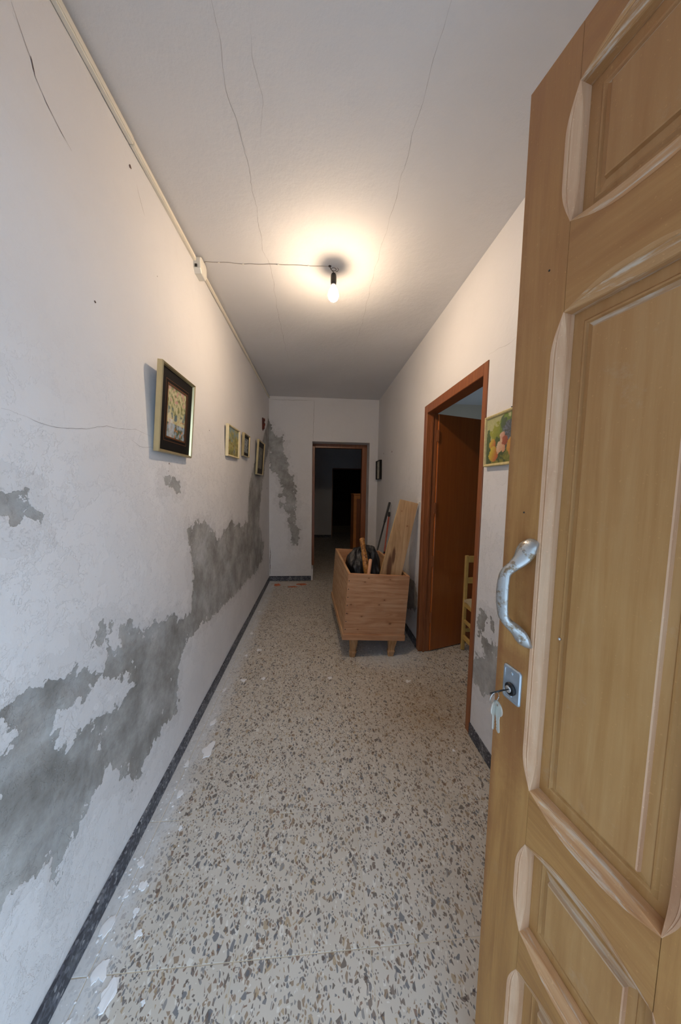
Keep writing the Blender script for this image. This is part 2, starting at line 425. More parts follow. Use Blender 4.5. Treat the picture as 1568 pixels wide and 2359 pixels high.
def mat_handle():
    t = NT('worn_cast_aluminium'); Q = t.coord('Object')
    n = t.noise(Q, 55, 5, .7)
    col = t.mix(t.ramp(n, .50, .62), srgb(190, 194, 196), srgb(134, 112, 84))
    t.bump(t.noise(Q, 260, 3), .4, .0008)
    return t.out(col, .34, t.ramp(n, .50, .62, .75, .15))
M_handle = mat_handle()
def mat_bag():
    t = NT('black_polythene'); Q = t.coord('Object')
    t.bump(t.noise(Q, 38, 5, .65, 1.5), .7, .006)
    return t.out(srgb(16, 17, 24), .26, 0, .6)
M_bag = mat_bag()
def mat_turned():
    t = NT('mottled_brown_turned_wood'); Q = t.coord('Object')
    g = t.noise(Q, 42, 3, .7, 1.0)
    col = t.cramp(g, [(.38, srgb(74, 44, 26)), (.46, srgb(150, 98, 46)), (.62, srgb(186, 132, 66))])
    return t.out(col, .4)
M_turned = mat_turned()
def mat_print():
    t = NT('printed_picture'); a = t.attr('paint').outputs['Color']
    return t.out(a, .45)
M_print = mat_print()
def mat_bulb(name='glowing_bulb', st=None):
    m = bpy.data.materials.new(name); m.use_nodes = True
    nt = m.node_tree; nt.nodes.remove(nt.nodes['Principled BSDF'])
    e = nt.nodes.new('ShaderNodeEmission'); e.inputs[0].default_value = (1.0, .76, .52, 1); e.inputs[1].default_value = st or BULB_STRENGTH
    nt.links.new(e.outputs[0], nt.nodes['Material Output'].inputs[0]); return m
M_bulb = mat_bulb()
M_neck = mat_bulb('dim_bulb_neck', 6.0)

# ------------------------------------------------------------------ wall builder
def seg_sdf(U, V, poly):
    """signed distance, positive inside"""
    p = np.array(poly, float); n = len(p); d = np.full(U.shape, 1e9); ins = np.zeros(U.shape, bool)
    for i in range(n):
        a, b = p[i], p[(i+1) % n]; e = b-a; L2 = max(e@e, 1e-12)
        tt = np.clip(((U-a[0])*e[0]+(V-a[1])*e[1])/L2, 0, 1)
        d = np.minimum(d, np.hypot(U-(a[0]+tt*e[0]), V-(a[1]+tt*e[1])))
        c = ((a[1] > V) != (b[1] > V))
        xi = (b[0]-a[0])*(V-a[1])/((b[1]-a[1]) if abs(b[1]-a[1]) > 1e-12 else 1e-12)+a[0]
        ins ^= c & (U < xi)
    return np.where(ins, d, -d)
def grid_lines(a, b, step, extra):
    ks = sorted({round(a, 5), round(b, 5), *[round(e, 5) for e in extra if a < e < b]}); out = []
    for i in range(len(ks)-1):
        n = max(1, int(math.ceil((ks[i+1]-ks[i])/step)))
        out += [ks[i]+(ks[i+1]-ks[i])*k/n for k in range(n)]
    return np.array(out+[ks[-1]])
def wall(name, mapf, u0, u1, v0, v1, step, openings, thick, mat, damage=(), holes=(), brick=(), wav=.002):
    """mapf(u, v, d) -> xyz arrays; d>0 is into the wall. Front skin is a dense grid, the body closed boxes."""
    us = grid_lines(u0, u1, step, [e for o in openings for e in o[:2]])
    vs = grid_lines(v0, v1, step, [e for o in openings for e in o[2:]])
    U, V = np.meshgrid(us, vs, indexing='ij')
    dm = np.full(U.shape, -.4); br = np.full(U.shape, -.4)
    for p in damage: dm = np.maximum(dm, seg_sdf(U, V, p))
    for p in holes: dm = np.minimum(dm, -seg_sdf(U, V, p))
    for p in brick: br = np.maximum(br, seg_sdf(U, V, p))
    edge = np.minimum.reduce([U-u0, u1-U, V-v0, v1-V]+[np.maximum.reduce([o[0]-U, U-o[1], o[2]-V, V-o[3]]) for o in openings])
    fade = np.clip(edge/.05, 0, 1)
    D = wav*(np.sin(U*3.1+V*2.3)+np.sin(U*7.3-V*5.9+1.3)*.6+np.sin(U*13.7+V*11.1+.4)*.35)
    D = D+.0035*np.clip(dm/.02, 0, 1)+.02*np.clip(br/.012, 0, 1)
    D = D*fade
    X, Y, Z = mapf(U, V, D)
    nu, nv = U.shape
    co = np.stack([X, Y, Z], -1).reshape(-1, 3)
    I, J = np.meshgrid(np.arange(nu-1), np.arange(nv-1), indexing='ij')
    cu, cv = (us[:-1]+us[1:])/2, (vs[:-1]+vs[1:])/2
    CU, CV = np.meshgrid(cu, cv, indexing='ij'); keep = np.ones(CU.shape, bool)
    for o in openings: keep &= ~((CU > o[0]) & (CU < o[1]) & (CV > o[2]) & (CV < o[3]))
    a = (I*nv+J)[keep]; q = np.stack([a, a+nv, a+nv+1, a+1], -1)
    verts = co.tolist(); faces = q.tolist(); nf = len(verts)
    cuts_u = sorted({u0, u1, *[e for o in openings for e in o[:2]]})
    rects = []
    for i in range(len(cuts_u)-1):
        m = (cuts_u[i]+cuts_u[i+1])/2; spans = [(v0, v1)]
        for o in openings:
            if o[0] < m < o[1]:
                ns = []
                for s in spans:
                    if o[2] > s[0]: ns.append((s[0], min(o[2], s[1])))
                    if o[3] < s[1]: ns.append((max(o[3], s[0]), s[1]))
                spans = ns
        rects += [(cuts_u[i], cuts_u[i+1], s[0], s[1]) for s in spans]
    for r in rects:
        b = len(verts)
        for d in (0.0, thick):
            for (uu, vv) in ((r[0], r[2]), (r[1], r[2]), (r[1], r[3]), (r[0], r[3])):
                x, y, z = mapf(uu, vv, d); verts.append((float(x), float(y), float(z)))
        faces += [(b+4, b+5, b+6, b+7)]
    # outer rim and the reveals of the openings
    for (ra, rb, rc, rd) in [(u0, u1, v0, v1)]+[tuple(o) for o in openings]:
        b = len(verts)
        for d in (0.0, thick):
            for (uu, vv) in ((ra, rc), (rb, rc), (rb, rd), (ra, rd)):
                x, y, z = mapf(uu, vv, d); verts.append((float(x), float(y), float(z)))
        faces += [(b+k, b+(k+1) % 4, b+4+(k+1) % 4, b+4+k) for k in range(4) if not (k == 0 and rc <= v0)]
    me = bpy.data.meshes.new(name); me.from_pydata(verts, [], faces)
    for nm, arr in (('damage', dm), ('brick', br)):
        at = me.attributes.new(nm, 'FLOAT', 'POINT')
        v = np.full(len(verts), -.4, np.float32); v[:nf] = arr.reshape(-1); at.data.foreach_set('value', v)
    me.update()
    sm = np.zeros(len(me.polygons), bool); sm[:len(q)] = True; me.polygons.foreach_set('use_smooth', sm)
    return prop(link(name, me, mat), kind='structure')

# damage outlines in metres on each wall
LW = [(0.25, 0.93), (0.45, 0.90), (0.673, 0.874), (0.699, 0.902), (0.733, 0.881), (0.79, 0.865), (0.843, 0.852), (0.92, 0.829), (0.983, 0.804), (1.015, 0.836), (1.08, 0.793), (1.073, 0.867), (1.135, 0.869), (1.246, 0.81), (1.347, 0.778), (1.469, 0.774), (1.559, 0.697), (1.668, 0.71), (1.712, 0.866), (1.693, 0.945), (1.687, 1.043), (1.638, 1.145), (1.785, 1.161), (1.982, 1.132), (2.118, 0.987), (2.267, 1.04), (2.499, 1.093), (2.858, 0.992), (3.037, 1.033), (3.084, 1.245), (3.149, 1.418), (3.322, 1.558), (3.755, 1.79), (4.002, 2.036), (4.394, 2.311), (4.42, 1.927), (4.126, 1.719), (3.955, 1.485), (3.738, 1.218), (3.674, 0.961), (3.81, 0.701), (3.998, 0.667), (3.864, 0.44), (3.446, 0.392), (2.922, 0.457), (2.535, 0.469), (2.292, 0.473), (1.924, 0.52), (1.749, 0.548), (1.601, 0.525), (1.507, 0.485), (1.481, 0.367), (1.461, 0.269), (1.336, 0.304), (1.225, 0.243), (1.127, 0.23), (1.08, 0.357), (0.998, 0.422), (0.938, 0.431), (0.892, 0.423), (0.849, 0.404), (0.802, 0.37), (0.769, 0.3), (0.751, 0.352), (0.759, 0.402), (0.734, 0.425), (0.701, 0.436), (0.643, 0.457), (.45, .49), (.25, .52)]
LH1 = [(0.824, 0.827), (0.838, 0.79), (0.898, 0.758), (0.988, 0.739), (1.11, 0.693), (1.148, 0.626), (1.068, 0.621), (0.971, 0.629), (0.906, 0.636), (0.829, 0.652), (0.796, 0.74), (0.806, 0.768), (0.831, 0.78)]
LH2 = [(0.55, .90), (0.674, 0.879), (0.699, 0.838), (0.722, 0.808), (0.694, 0.764), (0.666, 0.778), (.55, .77)]
LS = [[(0.60, 1.35), (0.708, 1.356), (0.762, 1.355), (0.785, 1.297), (0.741, 1.28), (0.704, 1.298), (.60, 1.30)],
      [(1.417, 1.394), (1.577, 1.404), (1.599, 1.35), (1.526, 1.325), (1.497, 1.367), (1.416, 1.375)],
      [(0.943, 0.911), (1.019, 0.894), (1.007, 0.863), (0.95, 0.88)]]
REDH = [(3.854, 2.214), (4.072, 2.247), (4.069, 2.131), (3.909, 2.053), (3.85, 2.079)]
BW = [(-0.7, 2.294), (-0.671, 2.232), (-0.652, 2.22), (-0.614, 2.158), (-0.576, 2.096), (-0.525, 2.059), (-0.487, 2.098), (-0.474, 2.035), (-0.442, 2.023), (-0.468, 1.958), (-0.461, 1.843), (-0.409, 1.69), (-0.409, 1.573), (-0.344, 1.548), (-0.331, 1.431), (-0.291, 1.327), (-0.297, 1.169), (-0.303, 0.903), (-0.289, 0.796), (-0.256, 0.756), (-0.261, 0.527), (-0.374, 0.513), (-0.368, 0.702), (-0.401, 0.836), (-0.408, 0.902), (-0.356, 0.983), (-0.434, 0.995), (-0.473, 1.087), (-0.434, 1.167), (-0.461, 1.233), (-0.532, 1.245), (-0.474, 1.285), (-0.487, 1.35), (-0.532, 1.376), (-0.512, 1.441), (-0.577, 1.557), (-0.628, 1.569), (-0.667, 1.633), (-0.673, 1.748), (-0.70, 1.812)]
BS1 = [(-0.552, 1.146), (-0.513, 1.166), (-0.48, 1.12), (-0.526, 1.093)]
RW = [[(1.564, 0.421), (1.478, 0.507), (1.462, 0.543), (1.474, 0.57), (1.449, 0.605), (1.403, 0.608), (1.397, 0.643), (1.377, 0.622), (1.343, 0.619), (1.302, 0.612), (1.2, 0.60), (1.2, 0.40), (1.332, 0.397), (1.381, 0.388), (1.441, 0.335), (1.522, 0.325), (1.561, 0.334)],
      [(1.517, 0.694), (1.499, 0.724), (1.463, 0.75), (1.407, 0.747), (1.369, 0.713), (1.383, 0.676), (1.42, 0.694), (1.459, 0.709), (1.488, 0.657), (1.512, 0.646)],
      [(1.559, 0.588), (1.51, 0.624), (1.488, 0.612), (1.547, 0.572)],
      [(2.95, 0.54), (2.577, 0.554), (2.486, 0.468), (2.518, 0.30), (2.95, 0.17)]]

DY0, DY1, DZ = 1.548, 2.472, 2.042      # side doorway, outer edge of its frame
BX0, BX1, BZ = -0.072, 0.750, 2.02     # back doorway
YB2 = 4.706                            # far face of the back wall
XS = 0.952                             # side room face of the right wall

wall('wall_left', lambda u, v, d: (XL-d, u, v), YF-.3, YB+.31, 0, ZC, .012, [], .25, M_wall, [LW]+LS, [LH1, LH2], [REDH])
wall('wall_right', lambda u, v, d: (XR+d, u, v), YF, YB, 0, ZC, .02, [(DY0, DY1, 0, DZ)], XS-XR, M_wall, RW)
wall('wall_back', lambda u, v, d: (u, YB+d, v), XL, XR, 0, ZC, .012, [(BX0, BX1, 0, BZ)], YB2-YB, M_wall, [BW, BS1])
wall('wall_front', lambda u, v, d: (u, YF-d, v), XL, XS, 0, ZC, .08, [(EX0, EX1, 0, EZ)], .30, M_wallplain, wav=0)
def sbox(name, b, mat=None):
    bm = bmesh.new()
    for q in (b if isinstance(b[0], tuple) else [b]): add_box(bm, *q)
    return prop(bm_obj(name, bm, mat or M_wallplain), kind='structure')
# side room
M_creamwall = mat_plaster('cream_side_room_plaster', srgb(226, 212, 192), False)
SX1, SY0, SY1 = 3.3, 0.6, 4.45
sbox('wall_side_room_back', (XS, SX1, SY1, 4.706, 0, ZC), M_creamwall)
sbox('wall_side_room_right', [(SX1, SX1+.2, SY0-.2, WY0, 0, ZC), (SX1, SX1+.2, WY1, SY1+.2, 0, ZC), (SX1, SX1+.2, WY0, WY1, 0, WZ0), (SX1, SX1+.2, WY0, WY1, WZ1, ZC)], M_creamwall)  # gap left between the boxes for the added window
sbox('wall_side_room_front', (XS, SX1, SY0-.2, SY0, 0, ZC), M_creamwall)
# back room and the dark room beyond it
BXL, BXR, BY1 = -1.3, 2.2, 8.235
sbox('wall_back_room_near', [(BXL, XL-.25, 4.45, YB2, 0, ZC), (XR+.001, BXR+.2, YB2-.0, YB2+.0005, 0, ZC)])
sbox('wall_back_room_left', (BXL-.2, BXL, 4.45, 11.0, 0, ZC))
sbox('wall_back_room_right', (BXR, BXR+.2, 4.70, 11.0, 0, ZC))
sbox('wall_back_room_far', [(BXL, .402, BY1, BY1+.2, 0, ZC), (1.30, BXR, BY1, BY1+.2, 0, ZC), (.402, 1.30, BY1, BY1+.2, 1.88, ZC)])
sbox('wall_dark_room_far', (BXL, BXR, 10.8, 11.0, 0, ZC), mat_simple('darkened_wall', srgb(60, 48, 44), .9))  # dark brown base colour stands in for the darkness of the unlit room

# ceiling: corridor part gently uneven, rest flat slab
def ceiling():
    us = np.linspace(XL, XR, 60); vs = np.linspace(YF, YB, 150)
    U, V = np.meshgrid(us, vs, indexing='ij')
    edge = np.clip(np.minimum.reduce([U-XL, XR-U, V-YF, YB-V])/.06, 0, 1)
    Z = ZC+edge*.003*(np.sin(U*5+V*2.1)+np.sin(V*4.3-U*3+1)+.5*np.sin(V*9+U*8))
    co = np.stack([U, V, Z], -1).reshape(-1, 3); nv = len(vs)
    I, J = np.meshgrid(np.arange(len(us)-1), np.arange(nv-1), indexing='ij'); a = (I*nv+J).reshape(-1)
    faces = np.stack([a, a+1, a+nv+1, a+nv], -1).tolist(); verts = co.tolist()
    for (x0, x1, y0, y1, z0, z1) in ((XL-.25, XR+.1, YF-.3, YB+.3, ZC+.012, ZC+.2), (XR+.001, SX1+.2, SY0-.2, 4.70, ZC, ZC+.2), (BXL-.2, BXR+.2, 4.70, 11.0, ZC, ZC+.2), (BXL-.2, XL-.2, 4.45, 4.8, ZC, ZC+.2)):
        b = len(verts); verts += [(x, y, z) for x in (x0, x1) for y in (y0, y1) for z in (z0, z1)]
        faces += [tuple(b+i for i in f) for f in ((0, 1, 3, 2), (4, 6, 7, 5), (0, 4, 5, 1), (2, 3, 7, 6), (0, 2, 6, 4), (1, 5, 7, 3))]
    me = bpy.data.meshes.new('ceiling'); me.from_pydata(verts, [], faces); me.update()
    sm = np.zeros(len(me.polygons), bool); sm[:len(a)] = True; me.polygons.foreach_set('use_smooth', sm)
    return prop(link('ceiling', me, M_ceil), kind='structure')
ceil = ceiling()

# floor slab with single terrazzo tiles
floor = prop(box('floor', BXL-.2, SX1+.2, YF-.3, 11.0, -.15, -.0010, M_grout), kind='structure')
def tile(x0, x1, y0, y1):
    g = .0012
    bm = bmesh.new()
    x0 += g; x1 -= g; y0 += g; y1 -= g; b = .0010; dz = random.uniform(-.0003, .0003)
    cx, cy = (x0+x1)/2, (y0+y1)/2
    r0 = [bm.verts.new((x-cx, y-cy, -.0010)) for x, y in ((x0, y0), (x1, y0), (x1, y1), (x0, y1))]
    r1 = [bm.verts.new((x-cx, y-cy, -.0007+dz*.3)) for x, y in ((x0, y0), (x1, y0), (x1, y1), (x0, y1))]
    r2 = [bm.verts.new((x-cx, y-cy, dz*.3)) for x, y in ((x0+b, y0+b), (x1-b, y0+b), (x1-b, y1-b), (x0+b, y1-b))]
    for A, B in ((r0, r1), (r1, r2)):
        for k in range(4): bm.faces.new((A[k], A[(k+1) % 4], B[(k+1) % 4], B[k]))
    bm.faces.new(r2)
    o = bm_obj('terrazzo_tile', bm, M_terr, floor); o.location = (cx, cy, 0); return o
xs0, ys0, TS = .172-.4*4, .793-.398*3, .398
def tiles(x0, x1, y0, y1):
    for i in range(-2, 16):
        a, b = max(x0, xs0+.4*i), min(x1, xs0+.4*(i+1))
        if b-a < .01: continue
        for j in range(0, 30):
            c, d = max(y0, ys0+TS*j), min(y1, ys0+TS*(j+1))
            if d-c < .01: continue
            tile(a, b, c, d)
tiles(XL, XR, YF-.3, YB)
tiles(XR, SX1, SY0, 3.6)
tiles(BX0, BX1, YB, YB2)
tiles(-.7, 2.2, YB2, BY1)
tiles(.402, 1.30, BY1, 9.2)

# street outside the entrance, with unseen fronts added to shape the daylight (only its bounced light and reflections reach the picture)
prop(box('street_ground', -8, 8, -9, YF-.3, -.16, -.05, M_pave), 'pale street paving outside the open entrance', 'paving', kind='structure')
prop(box('wall_added_opposite', -9, 1.2, -6.0, -5.6, -.05, 7.0, M_outer), 'unseen plain house wall added across the street to shape the daylight', 'wall', kind='structure')
prop(box('wall_added_facade', -9, XL-.26, YF-.30, YF-.05, -.05, 5.0, M_outer), 'unseen added house facade left of the entrance', 'wall', kind='structure')
prop(box('wall_added_facade_2', SX1+.21, 9, YF-.30, YF-.05, -.05, 5.0, M_outer), 'unseen added house facade right of the entrance', 'wall', kind='structure')
prop(box('wall_added_facade_3', XL-.26, XS+.01, YF-.30, YF-.05, ZC+.21, 4.0, M_outer), 'unseen added house facade above the entrance', 'wall', kind='structure')

# ------------------------------------------------------------------ skirting
def base(name, x0, x1, y0, y1): return prop(box(name, x0, x1, y0, y1, .0006, .073, M_base, bev=.002), kind='structure')
base('baseboard_left', XL, XL+.009, YF, YB)
base('baseboard_right', XR-.009, XR, YF, DY0-.003)
base('baseboard_right_2', XR-.009, XR, DY1+.003, YB)
base('baseboard_back', XL+.011, BX0-.004, YB-.009, YB)
base('baseboard_back_2', BX1+.004, XR-.011, YB-.009, YB)
base('baseboard_back_room', -1.0, .398, BY1-.01, BY1)
box('mortar_patch', BX0+.001, BX0+.022, YB+.02, YB+.30, .001, .17, M_wallplain, bpy.data.objects['wall_back'])

# ------------------------------------------------------------------ cracks (thin sunken seams, kept just proud of the skin)
def crack(parent, mapf, pts, w0, w1, mat, jit=.004, off=.0018):
    P = [Vector((a, b, 0)) for a, b in pts]; out = []
    for i in range(len(P)-1):
        n = max(2, int((P[i+1]-P[i]).length/.018))
        for k in range(n): out.append(P[i].lerp(P[i+1], k/n))
    out.append(P[-1]); rr = random.Random(int(pts[0][0]*1000)+len(pts))
    vs = []; fs = []; N = len(out); ph = rr.random()*9
    for i, p in enumerate(out):
        t = (out[min(i+1, N-1)]-out[max(i-1, 0)]).normalized(); nn = Vector((-t.y, t.x, 0))
        f = min(i, N-1-i)/max(1, N/2)
        wd = (w0+(w1-w0)*rr.random())*(.25+.75*min(1, f*2.5))
        q = p+nn*(rr.uniform(-jit, jit)*.5+jit*math.sin(i*.7+ph))
        vs += [mapf((q+nn*wd/2).x, (q+nn*wd/2).y, off), mapf((q-nn*wd/2).x, (q-nn*wd/2).y, off)]
    for i in range(N-1): fs.append((2*i, 2*i+1, 2*i+3, 2*i+2))
    me = bpy.data.meshes.new('crack'); me.from_pydata([tuple(v) for v in vs], [], fs)
    return link('crack', me, mat, parent)
def cz(u, v):
    e = max(0, min(1, min(u-XL, XR-u, v-YF, YB-v)/.06))
    return ZC+e*.003*(math.sin(u*5+v*2.1)+math.sin(v*4.3-u*3+1)+.5*math.sin(v*9+u*8))
cmap = lambda u, v, o: (u, v, cz(u, v)-.0008)
def wd(u, v): return .002*(math.sin(u*3.1+v*2.3)+math.sin(u*7.3-v*5.9+1.3)*.6+math.sin(u*13.7+v*11.1+.4)*.35)
lmap = lambda u, v, o: (XL-wd(u, v)+.0008, u, v)
rmap = lambda u, v, o: (XR+wd(u, v)-.0008, u, v)
bmap = lambda u, v, o: (u, YB+wd(u, v)-.0010, v)
wl_, wr_, wb_ = (bpy.data.objects[n] for n in ('wall_left', 'wall_right', 'wall_back'))
crack(ceil, cmap, [(-0.279, 0.70), (-0.279, 0.912), (-0.299, 1.117), (-0.28, 1.24), (-0.285, 1.501), (-0.298, 1.757), (-0.274, 1.885), (-0.292, 2.326), (-0.295, 2.791), (-0.291, 3.157)], .0004, .0013, M_crack, .003)
crack(ceil, cmap, [(0.328, 0.75), (0.326, 0.961), (0.324, 1.157), (0.326, 1.443), (0.319, 1.638), (0.318, 1.898), (0.329, 2.374), (.325, 2.9)], .0004, .0012, M_crack, .003)
crack(ceil, cmap, [(-.20, .95), (-.19, 1.10), (-.21, 1.22)], .0003, .0007, M_crack)
crack(wl_, lmap, [(0.81, 2.43), (0.828, 2.405), (0.857, 2.371), (0.866, 2.346), (0.894, 2.321), (0.934, 2.30), (.97, 2.29)], .0008, .003, M_crackdark, .002)
crack(wl_, lmap, [(.853, 2.378), (.858, 2.366), (.864, 2.35)], .003, .005, M_crackdark, .001)
crack(wl_, lmap, [(0.721, 1.533), (0.78, 1.532), (0.876, 1.52), (1.0, 1.55), (1.157, 1.578), (1.33, 1.580)], .0004, .0011, M_crack)
crack(wl_, lmap, [(1.18, 1.544), (1.262, 1.523), (1.377, 1.529)], .0004, .0011, M_crack)
crack(wl_, lmap, [(1.28, 2.49), (1.31, 2.45), (1.33, 2.42)], .001, .002, M_crack)
crack(wr_, rmap, [(1.561, 2.075), (1.431, 2.05), (1.30, 2.055)], .0004, .0011, M_crack)
crack(wb_, bmap, [(-.062, 2.03), (-.058, 2.25), (-.052, 2.45), (-.05, 2.60)], .002, .004, M_crack, .002)
crack(wb_, bmap, [(-.66, 2.575), (-.35, 2.578), (-.06, 2.585)], .002, .004, M_crack, .002)
crack(wb_, bmap, [(-.664, .10), (-.668, .25), (-.662, .42), (-.667, .52)], .004, .008, M_crackdark, .002)
# small pits / old nail holes in the plaster
def pit(parent, mapf, u, v, r, mat=M_crackdark):
    rr = random.Random(int(u*977+v*31)); n = 9
    vs = [tuple(mapf(u+r*rr.uniform(.6, 1.2)*math.cos(k*2*math.pi/n), v+r*rr.uniform(.6, 1.2)*math.sin(k*2*math.pi/n), 0)) for k in range(n)]
    me = bpy.data.meshes.new('nail_hole'); me.from_pydata(vs, [], [tuple(range(n))])
    return link('nail_hole', me, mat, parent)
for u, v, r in ((1.245, 2.515, .007), (1.41, 2.25, .003), (1.03, 1.93, .004), (1.47, 1.475, .005), (1.46, 1.44, .003), (2.0, 1.72, .004), (4.2, 1.35, .012)): pit(wl_, lmap, u, v, r)
for u, v, r in ((1.44, .70, .005), (3.55, 1.80, .012), (4.0, 1.83, .012)): pit(wr_, rmap, u, v, r)

# ------------------------------------------------------------------ fallen plaster on the floor
FL = [(-0.55, 1.521, .040, 1), (-0.592, 1.714, .022, 1), (-0.473, 2.504, .030, 0), (-0.51, 2.101, .028, 0), (-0.369, 2.113, .018, 0), (-0.562, 2.422, .018, 0), (-0.536, 1.16, .012, 0), (-0.626, 1.05, .016, 1), (-0.584, 0.986, .018, 1), (-0.639, 0.886, .024, 1), (-0.534, 0.87, .015, 0), (-0.551, 0.751, .026, 1), (-0.449, 0.738, .008, 0), (0.733, 1.445, .012, 0), (0.107, 2.093, .020, 0), (0.664, 2.024, .028, 0), (0.534, 2.381, .022, 0), (-0.629, 0.967, .014, 1), (-0.60, 1.30, .018, 1), (-0.63, 1.451, .014, 1), (-0.60, .80, .026, 1), (-.62, .70, .022, 1), (-.57, .92, .012, 1), (-.61, 2.0, .018, 1), (-.60, 2.8, .020, 1), (-.62, 3.3, .02, 1)]
ORD = ['first', 'second', 'third', 'fourth', 'fifth', 'sixth', 'seventh', 'eighth', 'ninth', 'tenth', 'eleventh', 'twelfth', 'thirteenth', 'fourteenth', 'fifteenth', 'sixteenth', 'seventeenth', 'eighteenth', 'nineteenth', 'twentieth', 'twenty-first', 'twenty-second']
FLAB = ["large white plaster flake on the floor by the left wall, biggest of all the flakes", "", "white plaster flake on the terrazzo level with the chest legs", "white plaster flake in front of the chest, left part of floor", "", "", "", "", "", "", "", "", "", "small white chip beside the right skirting near the key", "pale flake on the floor just in front of the chest", "white flake on the floor before the side doorway", "white plaster scrap on the floor beneath the chest"]
for i, (x, y, r, near) in enumerate(FL):
    rr = random.Random(i*13+5); n = 22; r *= .85; q_ = 1.0
    st = 1.5 if near else 1.0
    bm = bmesh.new(); lo = []; hi = []
    for k in range(n):
        a = 2*math.pi*k/n; q = r*(.78+.42*noise.noise(Vector((math.cos(a)*1.3, math.sin(a)*1.3, i*3.7)))*1.6+rr.uniform(-.10, .10))
        dx, dy = q*math.cos(a), q*math.sin(a)*st
        lo.append(bm.verts.new((dx, dy, 0))); hi.append(bm.verts.new((dx*.93, dy*.93, rr.uniform(.0012, .003))))
    bm.faces.new(lo); bm.faces.new(hi)
    for k in range(n): bm.faces.new((lo[k], lo[(k+1) % n], hi[(k+1) % n], hi[k]))
    o = bm_obj('plaster_flake', bm, M_flake); o.location = (x, y, .0003)
    lab = FLAB[i] if i < len(FLAB) else ''
    if not lab:
        order = sorted((q[1], k) for k, q in enumerate(FL) if (k >= len(FLAB) or not FLAB[k]))
        r_k = [k for _, k in order].index(i)
        size = 'broad' if r > .02 else 'small' if r < .016 else 'medium'
        lab = '%s white plaster flake near the left wall, %s nearest of the small ones' % (size, ORD[r_k])
    prop(o, lab, 'plaster flake', 'fallen plaster flakes on the floor')
def crumbs():
    rr = random.Random(3); bm = bmesh.new()
    for k in range(520):
        if k < 430:
            y = rr.uniform(.35, 4.2); x = XL+.014+abs(rr.gauss(0, .055)); r = rr.uniform(.0012, .0045)
        else:
            x = rr.gauss(.60, .16); y = rr.gauss(2.45, .16); r = rr.uniform(.0015, .005)
            if x > .84 or y < 2.05 or (y > 2.33 and min(abs(x-.30), abs(x-.617)) < .06): continue
        m = Matrix.Translation((x, y, r*.25)) @ Matrix.Rotation(rr.random()*6, 4, 'Z') @ Matrix.Diagonal((r, r*rr.uniform(.5, 1.4), r*.4, 1))
        bmesh.ops.create_icosphere(bm, subdivisions=1, radius=1, matrix=m)
    o = bm_obj('plaster_crumbs', bm, M_flake)
    prop(o, 'white plaster crumbs scattered along the left wall and under the chest', 'crumbs', kind='stuff')
crumbs()
for i, (x, y, sx, sy, lab) in enumerate(((-.545, 4.21, .055, .05, 'orange brick fragment at the back left corner of floor'), (-.20, 4.22, .085, .04, 'longer orange brick fragment by the back skirting'), (-.33, 4.12, .08, .018, 'thin sliver of orange brick on floor before back wall'))):
    rr = random.Random(i+40); bm = bmesh.new(); n = 11; lo = []; hi = []
    for k in range(n):
        a = 2*math.pi*k/n; q = rr.uniform(.7, 1.1)
        lo.append(bm.verts.new((sx*q*math.cos(a), sy*q*math.sin(a), 0))); hi.append(bm.verts.new((sx*q*.88*math.cos(a), sy*q*.88*math.sin(a), rr.uniform(.004, .009))))
    bm.faces.new(lo); bm.faces.new(hi)
    for k in range(n): bm.faces.new((lo[k], lo[(k+1) % n], hi[(k+1) % n], hi[k]))
    o = bm_obj('brick_fragment', bm, M_brick); o.location = (x, y, .0003); prop(o, lab, 'brick', 'brick fragments at the foot of the back wall')
bm = bmesh.new(); rr = random.Random(9); n = 26; lo = []; hi = []
for k in range(n):
    a = 2*math.pi*k/n; q = rr.uniform(.85, 1.1)
    lo.append(bm.verts.new((.27*q*math.cos(a), .10*q*math.sin(a), 0))); hi.append(bm.verts.new((.25*q*math.cos(a), .088*q*math.sin(a), .0022)))
bm.faces.new(lo); bm.faces.new(hi)
for k in range(n): bm.faces.new((lo[k], lo[(k+1) % n], hi[(k+1) % n], hi[k]))
o = bm_obj('mortar_smear', bm, mat_simple('grey_mortar', srgb(190, 184, 178), .95)); o.location = (-.37, 4.26, .0)
prop(o, 'pale grey mortar smear on the floor below the back skirting', 'mortar')

# ------------------------------------------------------------------ doorway frames and the side door
def door_frame_y(root, x0, x1, y0, y1, ztop, w, mat):
    """frame in a wall parallel to Y (right wall)"""
    box('jamb', x0, x1, y0, y0+.042, 0.001, ztop, mat, root, .003)
    box('jamb', x0, x1, y1-w, y1, 0.001, ztop, mat, root, .003)
    box('head', x0, x1, y0+.042, y1-w, ztop-w-.006, ztop, mat, root, .003)
d2 = prop(empty('door_2', (0, 0, 0)), 'red-brown side doorway frame with its glossy door standing open', 'door', kind='structure')
FX0, FX1 = XR-.006, XS+.006
door_frame_y(d2, FX0, FX1, DY0+.001, DY1-.001, DZ-.001, .060, M_frame)
# rebate stops
box('stop', XR+.03, XR+.045, DY0+.043, DY0+.050, .001, DZ-.068, M_frame, d2)
box('stop', XR+.03, XR+.045, DY1-.071, DY1-.061, .001, DZ-.068, M_frame, d2)
